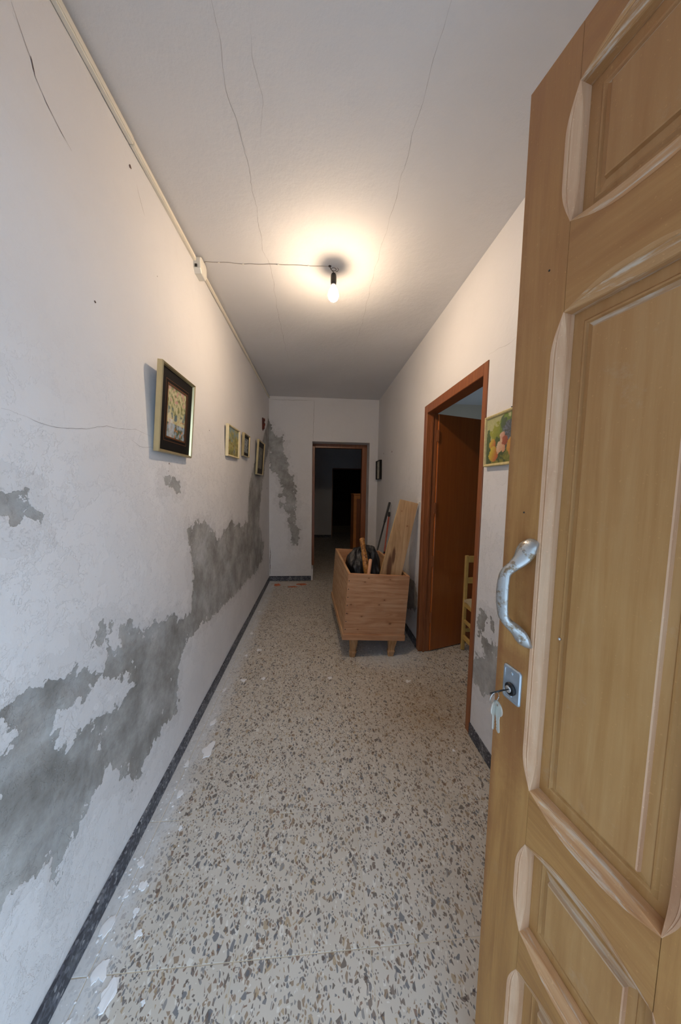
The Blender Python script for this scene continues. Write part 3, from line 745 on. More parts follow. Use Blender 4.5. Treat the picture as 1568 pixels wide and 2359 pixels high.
# leaf
LA = math.radians(18.0)
leafm = Matrix.Translation((XS+.016, DY1-.064, 0)) @ Matrix.Rotation(LA, 4, 'Z')
bm = bmesh.new(); add_box(bm, .0, .775, .0, .035, .008, 1.972, .002, 0, leafm)
dl = bm_obj('door_leaf', bm, M_red, d2)
bm = bmesh.new(); add_box(bm, -.0045, -.0002, .0, .035, .008, 1.972, .001, 0, leafm)
eo = bm_obj('edge_strip', bm, mat_simple('orange_edge_strip', srgb(190, 104, 44), .4), d2); eo['label'] = 'lighter orange hinge-side edge strip'
for z in (.30, .78, 1.22, 1.80):
    bm = bmesh.new(); add_box(bm, XS-.004, XS+.0155, DY1-.075, DY1-.066, z-.045, z+.045, .001)
    bm_obj('hinge', bm, M_frame, d2)
# lever handle of the side door is hidden behind the near jamb
d3 = prop(empty('door_3', (0, 0, 0)), 'dark brown door frame set deep in the back doorway', 'door', kind='structure')
fy0, fy1 = YB2-.085, YB2+.012
box('jamb', BX0-.0, BX0+.036, fy0, fy1, .172, BZ-.001, M_frame, d3, .003)
box('jamb', BX1-.074, BX1-.001, fy0, fy1, .001, BZ-.001, M_frame, d3, .003)
box('head', BX0+.036, BX1-.074, fy0, fy1, BZ-.058, BZ-.001, M_frame, d3, .003)
# far doorway beyond: lining
t4 = prop(box('trim_1', .402, .425, BY1-.01, BY1+.2, 0.0005, 1.86, M_frame), kind='structure')
prop(box('trim_2', .425, 1.30, BY1-.01, BY1+.2, 1.86, 1.88, M_frame), kind='structure')

# half height cabinet in the back room
cb = prop(empty('cabinet', (.80, 5.2, 0)), 'half-height orange wooden cupboard standing just inside the back room', 'cabinet')
def cbx(n, *a, mat=M_cab, bev=.002): return box(n, *a, mat, cb, bev)
cbx('carcass', -.165, .40, .015, .45, .001, 1.245)
cbx('top', -.175, .41, -.005, .455, 1.245, 1.268)
cbx('door_stile', -.165, -.115, 0, .015, .03, 1.24)
cbx('door_stile', .33, .38, 0, .015, .03, 1.24)
cbx('door_rail', -.115, .33, 0, .015, 1.18, 1.24)
cbx('door_rail', -.115, .33, 0, .015, .03, .10)
o = cbx('door_panel', -.115, .33, .008, .0149, .10, 1.18, mat=mat_simple('dark_cabinet_panel', srgb(120, 66, 28), .45)); o['label'] = 'darker brown recessed panel'

# ------------------------------------------------------------------ light fitting, wire, trunking
bx, by = .060, 1.824
lf = prop(empty('bulb_pendant', (bx, by, ZC)), 'bare glowing light bulb in a black holder hanging under the ceiling', 'light bulb')
hx = .022
lathe('ceiling_plug', [(.004, -.006), (.008, -.004), (.010, .004)], M_wire, lf, 12)
tube('flex', [(0, 0, -.002), (.004, 0, -.015), (.012, 0, -.024), (hx, 0, -.034), (hx, 0, -.045)], .0018, M_wire, lf, 6)
tube('wire_loop', [(.004+.018+.014*math.cos(a), .004*math.sin(a), -.018+.011*math.sin(a)) for a in np.linspace(-2.6, 3.4, 22)], .0013, M_wire, lf, 6)
tube('wire_loop', [(.034, .0, -.030), (.045, .0, -.026), (.050, .002, -.015), (.044, .004, -.006)], .0012, M_wire, lf, 6)
Hm = Matrix.Translation((hx, 0, 0))
lathe('lamp_holder', [(.004, -.038), (.011, -.041), (.0155, -.050), (.0165, -.062), (.0165, -.088), (.0155, -.093), (.0150, -.0965)], M_bakelite, lf, 20, Hm)
lathe('bulb_cap', [(.0125, -.0955), (.0130, -.104)], M_chrome, lf, 20, Hm)
bp = [(.0125, -.104), (.0140, -.110), (.019, -.120), (.0255, -.132), (.0295, -.145), (.0300, -.155), (.0285, -.166), (.0240, -.177), (.0160, -.185), (.0070, -.189), (.0008, -.190)]
lathe('bulb_neck', bp[:6], M_neck, lf, 24, Hm)
o = lathe('glass_bulb', bp[5:], M_bulb, lf, 24, Hm); o['label'] = 'glowing pear-shaped bulb'
# wire along the ceiling with clips
cw = empty('ceiling_wire', (-.64, 1.853, ZC)); prop(cw, 'thin flex clipped across the ceiling from junction box to bulb', 'cable')
wp = [(-0.655, 1.870), (-.63, 1.858), (-0.52, 1.855), (-0.427, 1.859), (-.33, 1.852), (-0.231, 1.843), (-.10, 1.836), (0.042, 1.826), (.058, 1.824)]
pts = []
for i in range(len(wp)-1):
    for k in range(6):
        u = wp[i][0]+(wp[i+1][0]-wp[i][0])*k/6; v = wp[i][1]+(wp[i+1][1]-wp[i][1])*k/6+.0015*math.sin(i*5+k)
        pts.append((u+.64, v-1.853, cz(u, v)-ZC-.0022))
tube('flex', pts, .0014, mat_simple('painted_flex', srgb(176, 166, 158), .7), cw, 6)
for u, v in ((-.427, 1.859), (-.231, 1.843), (-.06, 1.833), (-.56, 1.8565)):
    bm = bmesh.new(); add_box(bm, u+.64-.005, u+.64+.005, v-1.853-.004, v-1.853+.004, cz(u, v)-ZC-.006, cz(u, v)-ZC, .0015)
    bm_obj('cable_clip', bm, M_plastic, cw)
# trunking
tr = prop(empty('cable_trunking', (XL, 1.0, ZC)), 'long cream cable trunking along the top of the left wall', 'trunking')
def trunk(y0, y1, z0, z1, dx, name='trunking_length'):
    bm = bmesh.new(); add_box(bm, .0015, dx, y0-1.0, y1-1.0, z0-ZC, z1-ZC, .0015); bm_obj(name, bm, M_trunk, tr)
    bm = bmesh.new(); add_box(bm, dx, dx+.0025, y0-1.0, y1-1.0, z0-ZC+.004, z1-ZC-.006, .001); bm_obj('trunking_cover', bm, M_trunk, tr)
trunk(YF+.002, 1.24, 2.583, 2.612, .016); trunk(1.243, 1.80, 2.583, 2.610, .015); trunk(1.90, 3.10, 2.590, 2.612, .013); trunk(3.103, YB-.01, 2.590, 2.612, .013)
jb = prop(empty('junction_box', (XL, 1.85, 2.578)), 'white octagonal junction box on the trunking high on the left wall', 'junction box')
bm = bmesh.new()
oc = [(-.050, -.028), (-.032, -.048), (.032, -.048), (.050, -.028), (.050, .026), (.034, .040), (-.034, .040), (-.050, .026)]
a_ = [bm.verts.new((.002, y, z)) for y, z in oc]; b_ = [bm.verts.new((.036, y*.97, z*.97)) for y, z in oc]; c_ = [bm.verts.new((.040, y*.88, z*.88)) for y, z in oc]
for A_, B_ in ((a_, b_), (b_, c_)):
    for k in range(8): bm.faces.new((A_[k], A_[(k+1) % 8], B_[(k+1) % 8], B_[k]))
bm.faces.new(a_); bm.faces.new(c_)
bm_obj('box_body', bm, M_plastic, jb)
tube('entry_wire', [(.02, .02, .040), (.018, .015, .043), (.024, .03, .0435)], .0016, M_plastic, jb, 6)
box('knockout', .010, .022, -.0525, -.049, -.024, -.010, M_bakelite, jb)

# ------------------------------------------------------------------ pictures
def paint_plane(name, w_, h_, fn, parent, nx=84, nz=100):
    """flat print in local XZ plane facing -Y"""
    verts, cols = [], []
    for i in range(nx+1):
        for j in range(nz+1):
            u, v = i/nx, j/nz
            verts.append(((u-.5)*w_, 0, (v-.5)*h_)); cols.append(fn(u, v))
    f = [(i*(nz+1)+j, (i+1)*(nz+1)+j, (i+1)*(nz+1)+j+1, i*(nz+1)+j+1) for i in range(nx) for j in range(nz)]
    me = bpy.data.meshes.new(name); me.from_pydata(verts, [], f)
    at = me.attributes.new('paint', 'FLOAT_COLOR', 'POINT')
    at.data.foreach_set('color', np.array([(*c, 1) for c in cols], np.float32).reshape(-1))
    return link(name, me, M_print, parent)
def frame_bars(root, w_, h_, bw, dp, mat, prof=True):
    """mitred moulding, four bars, front at y=-dp"""
    for k in range(4):
        bm = bmesh.new()
        L_, H_ = (w_, h_) if k % 2 == 0 else (h_, w_)
        secs = [(0, 0), (0, -dp*.85), (bw*.25, -dp), (bw*.7, -dp*.9), (bw, -dp*.55), (bw, 0)]
        A_ = []; B_ = []
        for ins, y in secs:
            A_.append(bm.verts.new((-L_/2+ins, y, -H_/2+ins))); B_.append(bm.verts.new((L_/2-ins, y, -H_/2+ins)))
        for s in range(len(secs)):
            t_ = (s+1) % len(secs); bm.faces.new((A_[s], B_[s], B_[t_], A_[t_]))
        bm.faces.new(A_); bm.faces.new(B_)
        bmesh.ops.transform(bm, matrix=Matrix.Rotation(k*math.pi/2, 4, 'Y'), verts=bm.verts)
        bm_obj('frame_bar', bm, mat, root)
def ring(root, name, w_, h_, iw, ih, y0, y1, mat):
    bm = bmesh.new()
    add_box(bm, -w_/2, -iw/2, y0, y1, -h_/2, h_/2); add_box(bm, iw/2, w_/2, y0, y1, -h_/2, h_/2)
    add_box(bm, -iw/2, iw/2, y0, y1, -h_/2, -ih/2); add_box(bm, -iw/2, iw/2, y0, y1, ih/2, h_/2)
    return bm_obj(name, bm, mat, root)
def fbm(u, v, s, k=0): return noise.fractal(Vector((u*s, v*s, k)), 1.0, 2.0, 5)
def mixc(a, b, t): t = max(0, min(1, t)); return tuple(a[i]*(1-t)+b[i]*t for i in range(3))
def wooded(u, v):
    c = mixc(srgb(176, 172, 128), srgb(206, 196, 158), .5+fbm(u, v, 3)*.9)
    leaf_ = fbm(u, v, 11, 3)
    if v > .45: c = mixc(c, srgb(116, 120, 74), (leaf_+.15)*1.6)
    c = mixc(c, srgb(196, 150, 140), (fbm(u, v, 9, 8)-.15)*4) if v > .7 else c
    if .35 < v < .6: c = mixc(c, srgb(92, 112, 118), (fbm(u, v, 6, 12)+.05)*2)
    if v < .3: c = mixc(srgb(150, 166, 180), srgb(84, 92, 66), .5+fbm(u, v, 9, 5)*1.8)
    c = mixc(c, srgb(190, 130, 80), (fbm(u, v, 14, 20)-.25)*4) if v < .4 else c
    if v < .38 and abs(u-.25) < .16: c = mixc(c, srgb(206, 210, 214), .6-abs(u-.25)*3)
    return c
def yellowgreen(u, v):
    c = mixc(srgb(176, 164, 96), srgb(126, 128, 72), .5+fbm(u, v, 5, 2)*1.3)
    c = mixc(c, srgb(120, 142, 146), (fbm(u, v, 4, 6)+(v-.55))*1.6)
    return mixc(c, srgb(112, 82, 56), (fbm(u, v, 9, 9)-.12)*3*(1-v))
def greyscene(u, v):
    return mixc(srgb(160, 168, 172), srgb(76, 84, 88), .5+fbm(u, v, 6, 4)*1.5)
def darkscene(u, v):
    return mixc(srgb(112, 108, 92), srgb(62, 62, 60), .5+fbm(u, v, 6, 14)*1.5)
def fruit(u, v):
    c = mixc(srgb(204, 198, 150), srgb(178, 180, 128), .5+fbm(u, v, 3)*.8)
    def ell(cx, cz_, rx, rz, a, b, c, wob=.15):
        wob += .22
        d = ((u-cx)/rx)**2+((v-cz_)/rz)**2+fbm(u, v, 8, cx*9)*wob
        if d < 1: return mixc(a, b, .5+(u-cx)/rx*.5-(v-cz_)/rz*.3)
        return c
    g = fbm(u, v, 9, 5)
    if v < .20+.10*u: c = mixc(srgb(140, 138, 62), srgb(100, 104, 50), .5+g)
    c = ell(.10, .30, .13, .40, srgb(62, 92, 60), srgb(44, 62, 50), c, .9)
    c = ell(.36, .66, .18, .20, srgb(160, 164, 62), srgb(128, 138, 52), c, 1.2)
    c = ell(.34, .48, .12, .14, srgb(150, 156, 60), srgb(118, 130, 50), c, 1.2)
    c = ell(.78, .82, .30, .20, srgb(120, 150, 60), srgb(48, 76, 50), c, 1.3)
    c = ell(.62, .82, .10, .16, srgb(70, 100, 76), srgb(50, 76, 60), c, 1.0)
    c = ell(.50, .28, .26, .28, srgb(58, 84, 52), srgb(46, 70, 52), c, .9)
    c = ell(.85, .58, .24, .28, srgb(64, 74, 92), srgb(48, 46, 66), c, .9)
    if (u-.80)**2/.05+(v-.60)**2/.06 < 1:
        c = mixc(c, srgb(104, 116, 146), .35+fbm(u, v, 24, 2)*1.6)
    c = ell(.58, .56, .09, .09, srgb(226, 190, 170), srgb(206, 140, 120), c, .8)
    c = ell(.24, .42, .12, .11, srgb(216, 186, 70), srgb(196, 84, 54), c, .1)
    c = ell(.28, .20, .16, .18, srgb(208, 190, 62), srgb(190, 82, 52), c, .1)
    c = ell(.56, .33, .15, .14, srgb(230, 198, 172), srgb(214, 150, 118), c, .8)
    c = ell(.68, .45, .10, .09, srgb(176, 80, 66), srgb(146, 52, 46), c, .4)
    c = ell(.92, .32, .16, .18, srgb(214, 160, 74), srgb(196, 90, 56), c, .1)
    return mixc(mixc(c, srgb(128, 124, 84), .22), srgb(70, 70, 50), .10*(1+fbm(u, v, 22, 31)))
def picture(name, loc, rz, w_, h_, tilt, bw, dp, fmat, matw, fn, label, roll=0.0, fillet=False, nail=True):
    r = prop(empty(name, loc), label, 'picture')
    r.rotation_euler = (Matrix.Rotation(rz, 3, 'Z') @ Matrix.Rotation(tilt, 3, 'X') @ Matrix.Rotation(roll, 3, 'Y')).to_euler()
    frame_bars(r, w_, h_, bw, dp, fmat)
    box('backing', -w_/2+.003, w_/2-.003, -dp*.3, -.001, -h_/2+.003, h_/2-.003, M_maroon, r)
    iw, ih = w_-2*bw+.004, h_-2*bw+.004
    if matw:
        ring(r, 'mount', iw, ih, iw-2*matw, ih-2*matw, -dp*.5, -dp*.31, M_black)
        if fillet: ring(r, 'fillet', iw-2*matw+.012, ih-2*matw+.012, iw-2*matw-.002, ih-2*matw-.002, -dp*.56, -dp*.501, M_maroon)
        if fillet: ring(r, 'fillet', iw-2*matw+.040, ih-2*matw+.040, iw-2*matw+.035, ih-2*matw+.035, -dp*.53, -dp*.501, M_maroon)
        p = paint_plane('print', iw-2*matw+.004, ih-2*matw+.004, fn, r); p.location = (0, -dp*.42, 0)
    else:
        p = paint_plane('print', iw, ih, fn, r); p.location = (0, -dp*.5, 0)
    if nail:
        tube('nail', [(0, .0, h_/2+.004), (0, -.008, h_/2+.006)], .003, M_dark, r, 8)
    return r
HL, HR = math.pi/2, -math.pi/2     # facing +X (left wall) / facing -X (right wall)
def left_pic(y0, y1, z0, z1, tilt, **k):
    h = (z1-z0); return dict(loc=(XL+.004+math.sin(tilt)*h/2, (y0+y1)/2, (z0+z1)/2), rz=HL, w_=y1-y0, h_=h/math.cos(tilt), tilt=tilt, **k)
picture('framed_picture', **left_pic(1.325, 1.655, 1.518, 1.885, math.radians(4.5), bw=.013, dp=.024, fmat=M_gold, matw=.062, fn=wooded, label='largest picture, brass frame with black mount and countryside print, on the left wall', fillet=True))
picture('framed_picture', **left_pic(2.315, 2.645, 1.600, 1.832, math.radians(2.5), bw=.013, dp=.022, fmat=M_cream, matw=0, fn=yellowgreen, label='unmounted yellow-green picture in a thin cream frame, left wall', roll=math.radians(-1)))
picture('framed_picture', **left_pic(2.80, 3.03, 1.645, 1.850, math.radians(3), bw=.012, dp=.022, fmat=M_gold, matw=.028, fn=greyscene, label='smallest brass-framed picture on the left wall, grey print, beside the cream one'))
picture('framed_picture', **left_pic(3.40, 3.775, 1.505, 1.885, math.radians(4), bw=.014, dp=.022, fmat=M_gold, matw=.06, fn=darkscene, label='brass-framed picture with black mount hanging nearest the far left corner'))
picture('framed_picture', loc=(XR-.004, 1.323, 1.618), rz=HR, w_=.40, h_=.248, tilt=math.radians(1), bw=.014, dp=.018, fmat=M_goldpale, matw=0, fn=lambda u, v: fruit(u*1.7 if u*1.7 < 1 else 2-u*1.7, v), label='fruit and rose print in a pale gilt frame on the right wall')
picture('framed_picture', loc=(XR-.003, 4.21, 1.625), rz=HR, w_=.26, h_=.262, tilt=math.radians(1), bw=.010, dp=.034, fmat=M_black, matw=0, fn=lambda u, v: mixc(srgb(196, 196, 176), srgb(150, 150, 136), .5+fbm(u, v, 4)), label='small pale picture in a deep black frame, right wall near back', nail=False)

# ------------------------------------------------------------------ wooden chest
ch = prop(empty('wooden_chest', (.471, 2.342, 0)), 'open pine chest on short legs standing beside the side doorway', 'chest')
CT = Matrix.Translation((0, 0, .152)) @ Matrix.Rotation(math.radians(2.5), 4, 'Z') @ Matrix.Rotation(math.radians(3.6), 4, 'Y')
def cpart(name, boxes, mat, bev=.0015):
    bm = bmesh.new()
    for b in boxes: add_box(bm, *b, bev)
    me = bpy.data.meshes.new(name); bmesh.ops.recalc_face_normals(bm, faces=bm.faces); bm.to_mesh(me); bm.free()
    o = link(name, me, mat, ch); o.matrix_local = CT; return o
W2, LN, HT, TH = .252, .99, .535, .020
z_ = .044
for k, (a, b) in enumerate(((.044, .2355), (.2360, .4005), (.4010, HT))):
    cpart('front_board', [(-W2, W2, 0, TH, a, b)], M_chest)
    cpart('back_board', [(-W2, W2, LN-TH, LN, a, b)], M_chest)
    cpart('side_board', [(-W2, -W2+TH, TH+.0005, LN-TH-.0005, a, b)], M_chestS)
    cpart('side_board', [(W2-TH, W2, TH+.0005, LN-TH-.0005, a, b)], M_chestS)
cpart('base_board', [(-W2-.008, W2+.006, -.008, LN+.008, 0, .022)], M_chestS)
cpart('base_rail', [(-W2-.010, W2+.004, -.010, .006, -.004, .0435)], M_chest)
cpart('base_rail', [(-W2-.010, -W2+.004, .0065, LN, -.004, .0435)], M_chestS)
cpart('base_rail', [(W2-.006, W2+.008, .0065, LN, -.004, .0435)], M_chestS)
# nails on the left front corner
for k in range(7):
    bm = bmesh.new(); bmesh.ops.create_uvsphere(bm, u_segments=8, v_segments=5, radius=.004, matrix=Matrix.Translation((-W2+.010, -.0005, .08+k*.066)) @ Matrix.Diagonal((1, .35, 1, 1)))
    o = bm_obj('nail', bm, M_dark, ch, True); o.matrix_local = CT
def chest_leg(x, y, ztop, lean):
    bm = bmesh.new()
    pr = [(0, .019), (.012, .021), (.030, .0205), (.034, .0245), (.046, .0245), (.051, .020), (.085, .0235), (ztop-.02, .029), (ztop, .031)]
    rings = []
    for z, r in pr:
        o_ = lean*(z/ztop); r *= 1.22
        rings.append([bm.verts.new((x+o_+sx*r, y+sy*r*.85, z)) for sx, sy in ((-1, -.55), (-.75, -1), (.75, -1), (1, -.55), (1, .55), (.75, 1), (-.75, 1), (-1, .55))])
    for i in range(len(rings)-1):
        for k in range(8): bm.faces.new((rings[i][k], rings[i][(k+1) % 8], rings[i+1][(k+1) % 8], rings[i+1][k]))
    bm.faces.new(rings[0]); bm.faces.new(rings[-1])
    bm_obj('leg', bm, M_leg, ch)
chest_leg(-.170, .030, .158, .008); chest_leg(.146, .028, .139, .014)
chest_leg(-.205, .93, .158, .004); chest_leg(.110, .93, .139, .008)

# leaning board
def quad_prism(name, F4, th, mat, label, cat):
    """F4: four front corners (bl, br, tr, tl) in world, thickness away from the camera"""
    F4 = [Vector(p) for p in F4]; o_ = (F4[0]+F4[1])/2
    n_ = (F4[1]-F4[0]).cross(F4[3]-F4[0]).normalized()
    X_ = (F4[1]-F4[0]).normalized(); Z_ = n_.cross(X_)*-1
    Z_ = X_.cross(n_)*-1 if X_.cross(n_).z < 0 else X_.cross(n_)
    Y_ = Z_.cross(X_)
    if Y_.y < 0: Y_ = -Y_
    R3 = Matrix((X_, Z_.cross(X_), Z_)).transposed().to_4x4(); R3.translation = o_
    inv = R3.inverted()
    bm = bmesh.new()
    A_ = [bm.verts.new(inv @ p) for p in F4]; B_ = [bm.verts.new(inv @ (p+Y_*th)) for p in F4]
    f0 = bm.faces.new(A_); bm.faces.new(B_[::-1])
    for k in range(4):
        f = bm.faces.new((A_[k], B_[k], B_[(k+1) % 4], A_[(k+1) % 4])); f.material_index = 1
    bmesh.ops.bevel(bm, geom=list(bm.edges), offset=.001, segments=1, affect='EDGES')
    o = bm_obj(name, bm, [mat, M_edge]); o.matrix_world = R3
    return prop(o, label, cat)
def ext(a, b, z):   # continue the line a->b (b lower) down to height z
    a, b = Vector(a), Vector(b); t = (z-a.z)/(b.z-a.z); return a+(b-a)*t
tl, tr_, bl, br_ = (.703, 2.52, 1.286), (.858, 2.52, 1.251), (.528, 2.44, .667), (.708, 2.44, .648)
BL, BR = ext(tl, bl, .240), ext(tr_, br_, .220)
quad_prism('wooden_board', [BL, BR, tr_, tl], .018, M_board, 'long plank with a dark stain leaning from chest to right wall', 'board')

def pole_thing(name, a, b, label, cat): 
    r = prop(empty(name, a), label, cat); return r
# black pole and red pole leaning in the far right of the chest
A_ = Vector((.545, 3.408, .002)); B_ = Vector((.848, 3.495, 1.212)); dd = B_-A_
r = pole_thing('black_pole', A_, B_, 'thin black pole leaning against the right wall behind the chest', 'pole')
tube('shaft', [(0, 0, 0), tuple(dd*.80)], .0095, M_blackpole, r, 12)
tube('grip', [tuple(dd*.80), tuple(dd*.815), tuple(dd*.99), tuple(dd)], [.0095, .0135, .0135, .012], M_blackpole, r, 12)
A_ = Vector((.712, 3.385, .002)); B_ = Vector((.853, 3.515, 1.095)); dd = B_-A_
r = pole_thing('red_pole', A_, B_, 'slim red pole with a black top, leaning beside the black pole', 'pole')
tube('shaft', [(0, 0, 0), tuple(dd*.95)], .0095, M_redpole, r, 12)
tube('ferrule', [tuple(dd*.56), tuple(dd*.58)], .0112, M_dark, r, 12)
o = tube('cap', [tuple(dd*.95), tuple(dd*.965), tuple(dd*1.0)], [.012, .015, .012], M_blackpole, r, 12); o['label'] = 'black cap'

# black bag
def bag():
    bm = bmesh.new(); bmesh.ops.create_icosphere(bm, subdivisions=6, radius=1)
    for v in bm.verts:
        p = v.co.copy()
        e = Vector((abs(p.x)**.75*math.copysign(1, p.x), abs(p.y)**.75*math.copysign(1, p.y), abs(p.z)**.8*math.copysign(1, p.z)))
        fold = noise.ridged_multi_fractal(Vector((p.x*2.1, p.y*2.1, p.z*.9))+Vector((3, 1, 7)), .9, 2.1, 4, 1.0, 2.0)
        s = 1+.075*(fold-1.2)+.10*noise.noise(p*1.7)
        s += .05*max(0, p.z)*math.sin(math.atan2(p.y, p.x)*9+p.z*4)
        v.co = Vector((e.x*.165*s, e.y*.20*s, e.z*.300*s))
        # pinch towards a low top
        if p.z > .5: v.co.x *= 1-.10*(p.z-.5)
    o = bm_obj('rubbish_bag', bm, M_bag, None, True); o.location = (.440, 2.79, .530)
    return prop(o, 'crumpled black plastic bag filling the middle of the chest', 'bag')
bag()
# turned wooden piece
A_ = Vector((.500, 2.435, .215)); B_ = Vector((.384, 2.545, .950)); L_ = (B_-A_).length
prof = [(.010, 0), (.026, .004), (.026, .30), (.028, .36), (.0285, .50), (.0235, .60), (.021, L_-.150), (.0235, L_-.145), (.0235, L_-.125), (.0205, L_-.120), (.0205, L_-.075), (.0225, L_-.072), (.0225, L_-.060), (.0205, L_-.056), (.0225, L_-.020), (.021, L_-.006), (.014, L_)]
o = lathe('turned_post', prof, M_turned, None, 20); o.matrix_world = axis_mtx(A_, B_)
prop(o, 'mottled brown turned wooden post sticking up out of the chest', 'post')
A_ = Vector((.372, 2.388, .21)); B_ = Vector((.438, 2.394, .802))
L_ = (B_-A_).length
o = lathe('stick', [(.010, 0), (.0135, .004), (.0135, L_-.006), (.010, L_)], M_pink, None, 14); o.matrix_world = axis_mtx(A_, B_)
prop(o, 'short pinkish round stick upright at the front of the chest', 'stick')
# nail by the board's top corner
o = tube('wall_hook', [(XR+.002, 2.505, 1.262), (XR-.022, 2.500, 1.262), (XR-.026, 2.497, 1.252)], .004, M_trunk, None, 8)
prop(o, 'small pale hook in the wall at the top corner of the plank', 'hook')

# ------------------------------------------------------------------ chair in the side room
hr = prop(empty('ladder_back_chair', (1.262, 2.045, 0), math.radians(0)), 'yellow painted wooden chair with rush seat behind the side doorway', 'chair')
CW, CD = .40, .38
for x, y, h in ((0, CD, .825), (CW, CD, .825), (0, 0, .44), (CW, 0, .44)):
    box('leg', x-.015, x+.015, y-.012, y+.012, .001, h, M_chair, hr, .005)
for z0, z1 in ((.765, .820), (.585, .635)): box('back_rail', .0155, CW-.0155, CD-.010, CD+.010, z0, z1, M_chair, hr, .004)
for x in (0, CW):
    for z0, z1 in ((.385, .425), (.245, .275), (.10, .14)): box('stretcher', x-.010, x+.010, .0125, CD-.0125, z0, z1, M_chair, hr, .004)
for y in (0, CD):
    for z0, z1 in ((.385, .425), (.16, .19)): box('stretcher', .0155, CW-.0155, y-.010, y+.010, z0, z1, M_chair, hr, .004)
bm = bmesh.new(); n = 16
g_ = [[bm.verts.new((-.012+(CW+.024)*i/n, -.012+(CD+.002)*j/n, .448+.006*math.cos((i-j)*.9)-.012*math.sin(math.pi*i/n)*math.sin(math.pi*j/n))) for j in range(n+1)] for i in range(n+1)]
for i in range(n):
    for j in range(n): bm.faces.new((g_[i][j], g_[i+1][j], g_[i+1][j+1], g_[i][j+1]))
r_ = bmesh.ops.extrude_face_region(bm, geom=bm.faces[:]); bmesh.ops.translate(bm, vec=(0, 0, -.022), verts=[v for v in r_['geom'] if isinstance(v, bmesh.types.BMVert)])
bm_obj('rush_seat', bm, M_rush, hr)

# ------------------------------------------------------------------ big panelled entrance door (local x along the leaf, y into the leaf, z up)
LEAF_A = math.radians(11.5)
D_, AZ = .66, math.radians(33.1)
LE = (math.sin(AZ)*D_, math.cos(AZ)*D_, 0)
dr = prop(empty('door_1', LE, LEAF_A-math.pi/2), 'big ochre panelled entrance door leaf open at the right', 'door', kind='structure')
T_ = .042; S1, P1, S2, P2, S3 = .088, .270, .356, .538, .626
VZ = [(1.786, 1.978), (.851, 1.655), (.571, .747), (.115, .491)]     # openings bottom, top
ZB, ZT = .008, 2.056
DEP = .022                                                           # depth of the panel ground below the face
def gfun(s, a, b, tap):
    """stopped chamfer: 0 at both ends of [a,b], full in the middle, round shoulders"""
    if s <= a or s >= b: return 0.0
    t = min(s-a, b-s)/tap
    return 1.0 if t >= 1 else math.sin(t*math.pi/2)**1.05
def samples(a, b, tap, n=12):
    s = [a+(tap)*(k/n)**1.6 for k in range(n+1)]+[b-(tap)*(k/n)**1.6 for k in range(n+1)]
    return s
def edge_bar(name, a, b, spans_lo, spans_hi, c0, c1, cw, vertical, mat):
    """bar from coordinate c0..c1 across, a..b along; chamfers on low side spans and high side spans"""
    tap = .062 if vertical else .075
    S = {a, b}
    for sp in spans_lo+spans_hi: S.update(samples(*sp, min(tap, (sp[1]-sp[0])*.45)))
    S = sorted(s for s in S if a-1e-9 <= s <= b+1e-9)
    gl = lambda s: max([0]+[gfun(s, *sp, min(tap, (sp[1]-sp[0])*.45)) for sp in spans_lo])
    gh = lambda s: max([0]+[gfun(s, *sp, min(tap, (sp[1]-sp[0])*.45)) for sp in spans_hi])
    mk = (lambda u, d, s: (u, d, s)) if vertical else (lambda u, d, s: (s, d, u))
    bm = bmesh.new(); rings = []
    for s in S:
        l, h = cw*gl(s), cw*gh(s)
        rings.append([bm.verts.new(mk(*q, s)) for q in ((c0, T_), (c0, .0085 if l else 0.0005 if spans_lo else 0.0), (c0+l+.0001, 0), (c1-h-.0001, 0), (c1, .0085 if h else .0005 if spans_hi else 0.0), (c1, T_))])
    for i in range(len(rings)-1):
        for k in range(6): bm.faces.new((rings[i][k], rings[i][(k+1) % 6], rings[i+1][(k+1) % 6], rings[i+1][k]))
    bm.faces.new(rings[0]); bm.faces.new(rings[-1])
    bm_obj(name, bm, mat, dr)
    # moulding ribbons: bare wood laid on the chamfer and down the side of the opening
    for spans, side in ((spans_lo, 0), (spans_hi, 1)):
        for sp in spans:
            tp = min(tap, (sp[1]-sp[0])*.45)
            ss = sorted(set(samples(*sp, tp))); bm = bmesh.new(); rings = []
            for s in ss:
                w_ = cw*gfun(s, *sp, tp); e = .0006; k_ = w_/cw
                # profile from outer line on the face to the bottom of the opening side
                pr = [(w_+.0004, -.0004), (w_*.80, .0012*k_-e), (w_*.74, .0030*k_-e), (w_*.62, .0024*k_-e), (w_*.55, .0040*k_-e), (w_*.25, .0062*k_-e), (-.0004*1, .0085*k_-e), (-.0012, .0100*k_+.0002), (-.0012, DEP-.0005), (.0, DEP), (.0, .0085*k_+.0004), (w_, .0003)]
                rings.append([bm.verts.new(mk((c0+q if side == 0 else c1-q), d, s)) for q, d in pr])
            n = len(rings[0])
            for i in range(len(rings)-1):
                for k in range(n): bm.faces.new((rings[i][k], rings[i][(k+1) % n], rings[i+1][(k+1) % n], rings[i+1][k]))
            bm.faces.new(rings[0]); bm.faces.new(rings[-1])
            o = bm_obj('moulding', bm, M_bareV if vertical else (M_bareH if side == 1 else M_scuff), dr)
            if vertical or side == 1: o['label'] = 'pale bare-wood moulding with stopped ends'
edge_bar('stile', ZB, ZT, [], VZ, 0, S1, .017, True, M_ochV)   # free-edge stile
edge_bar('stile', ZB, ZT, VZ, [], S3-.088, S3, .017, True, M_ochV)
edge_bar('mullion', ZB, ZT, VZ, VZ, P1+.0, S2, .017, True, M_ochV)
rails = [(1.978, ZT), (1.655, 1.786), (.747, .851), (.491, .571), (ZB, .115)]
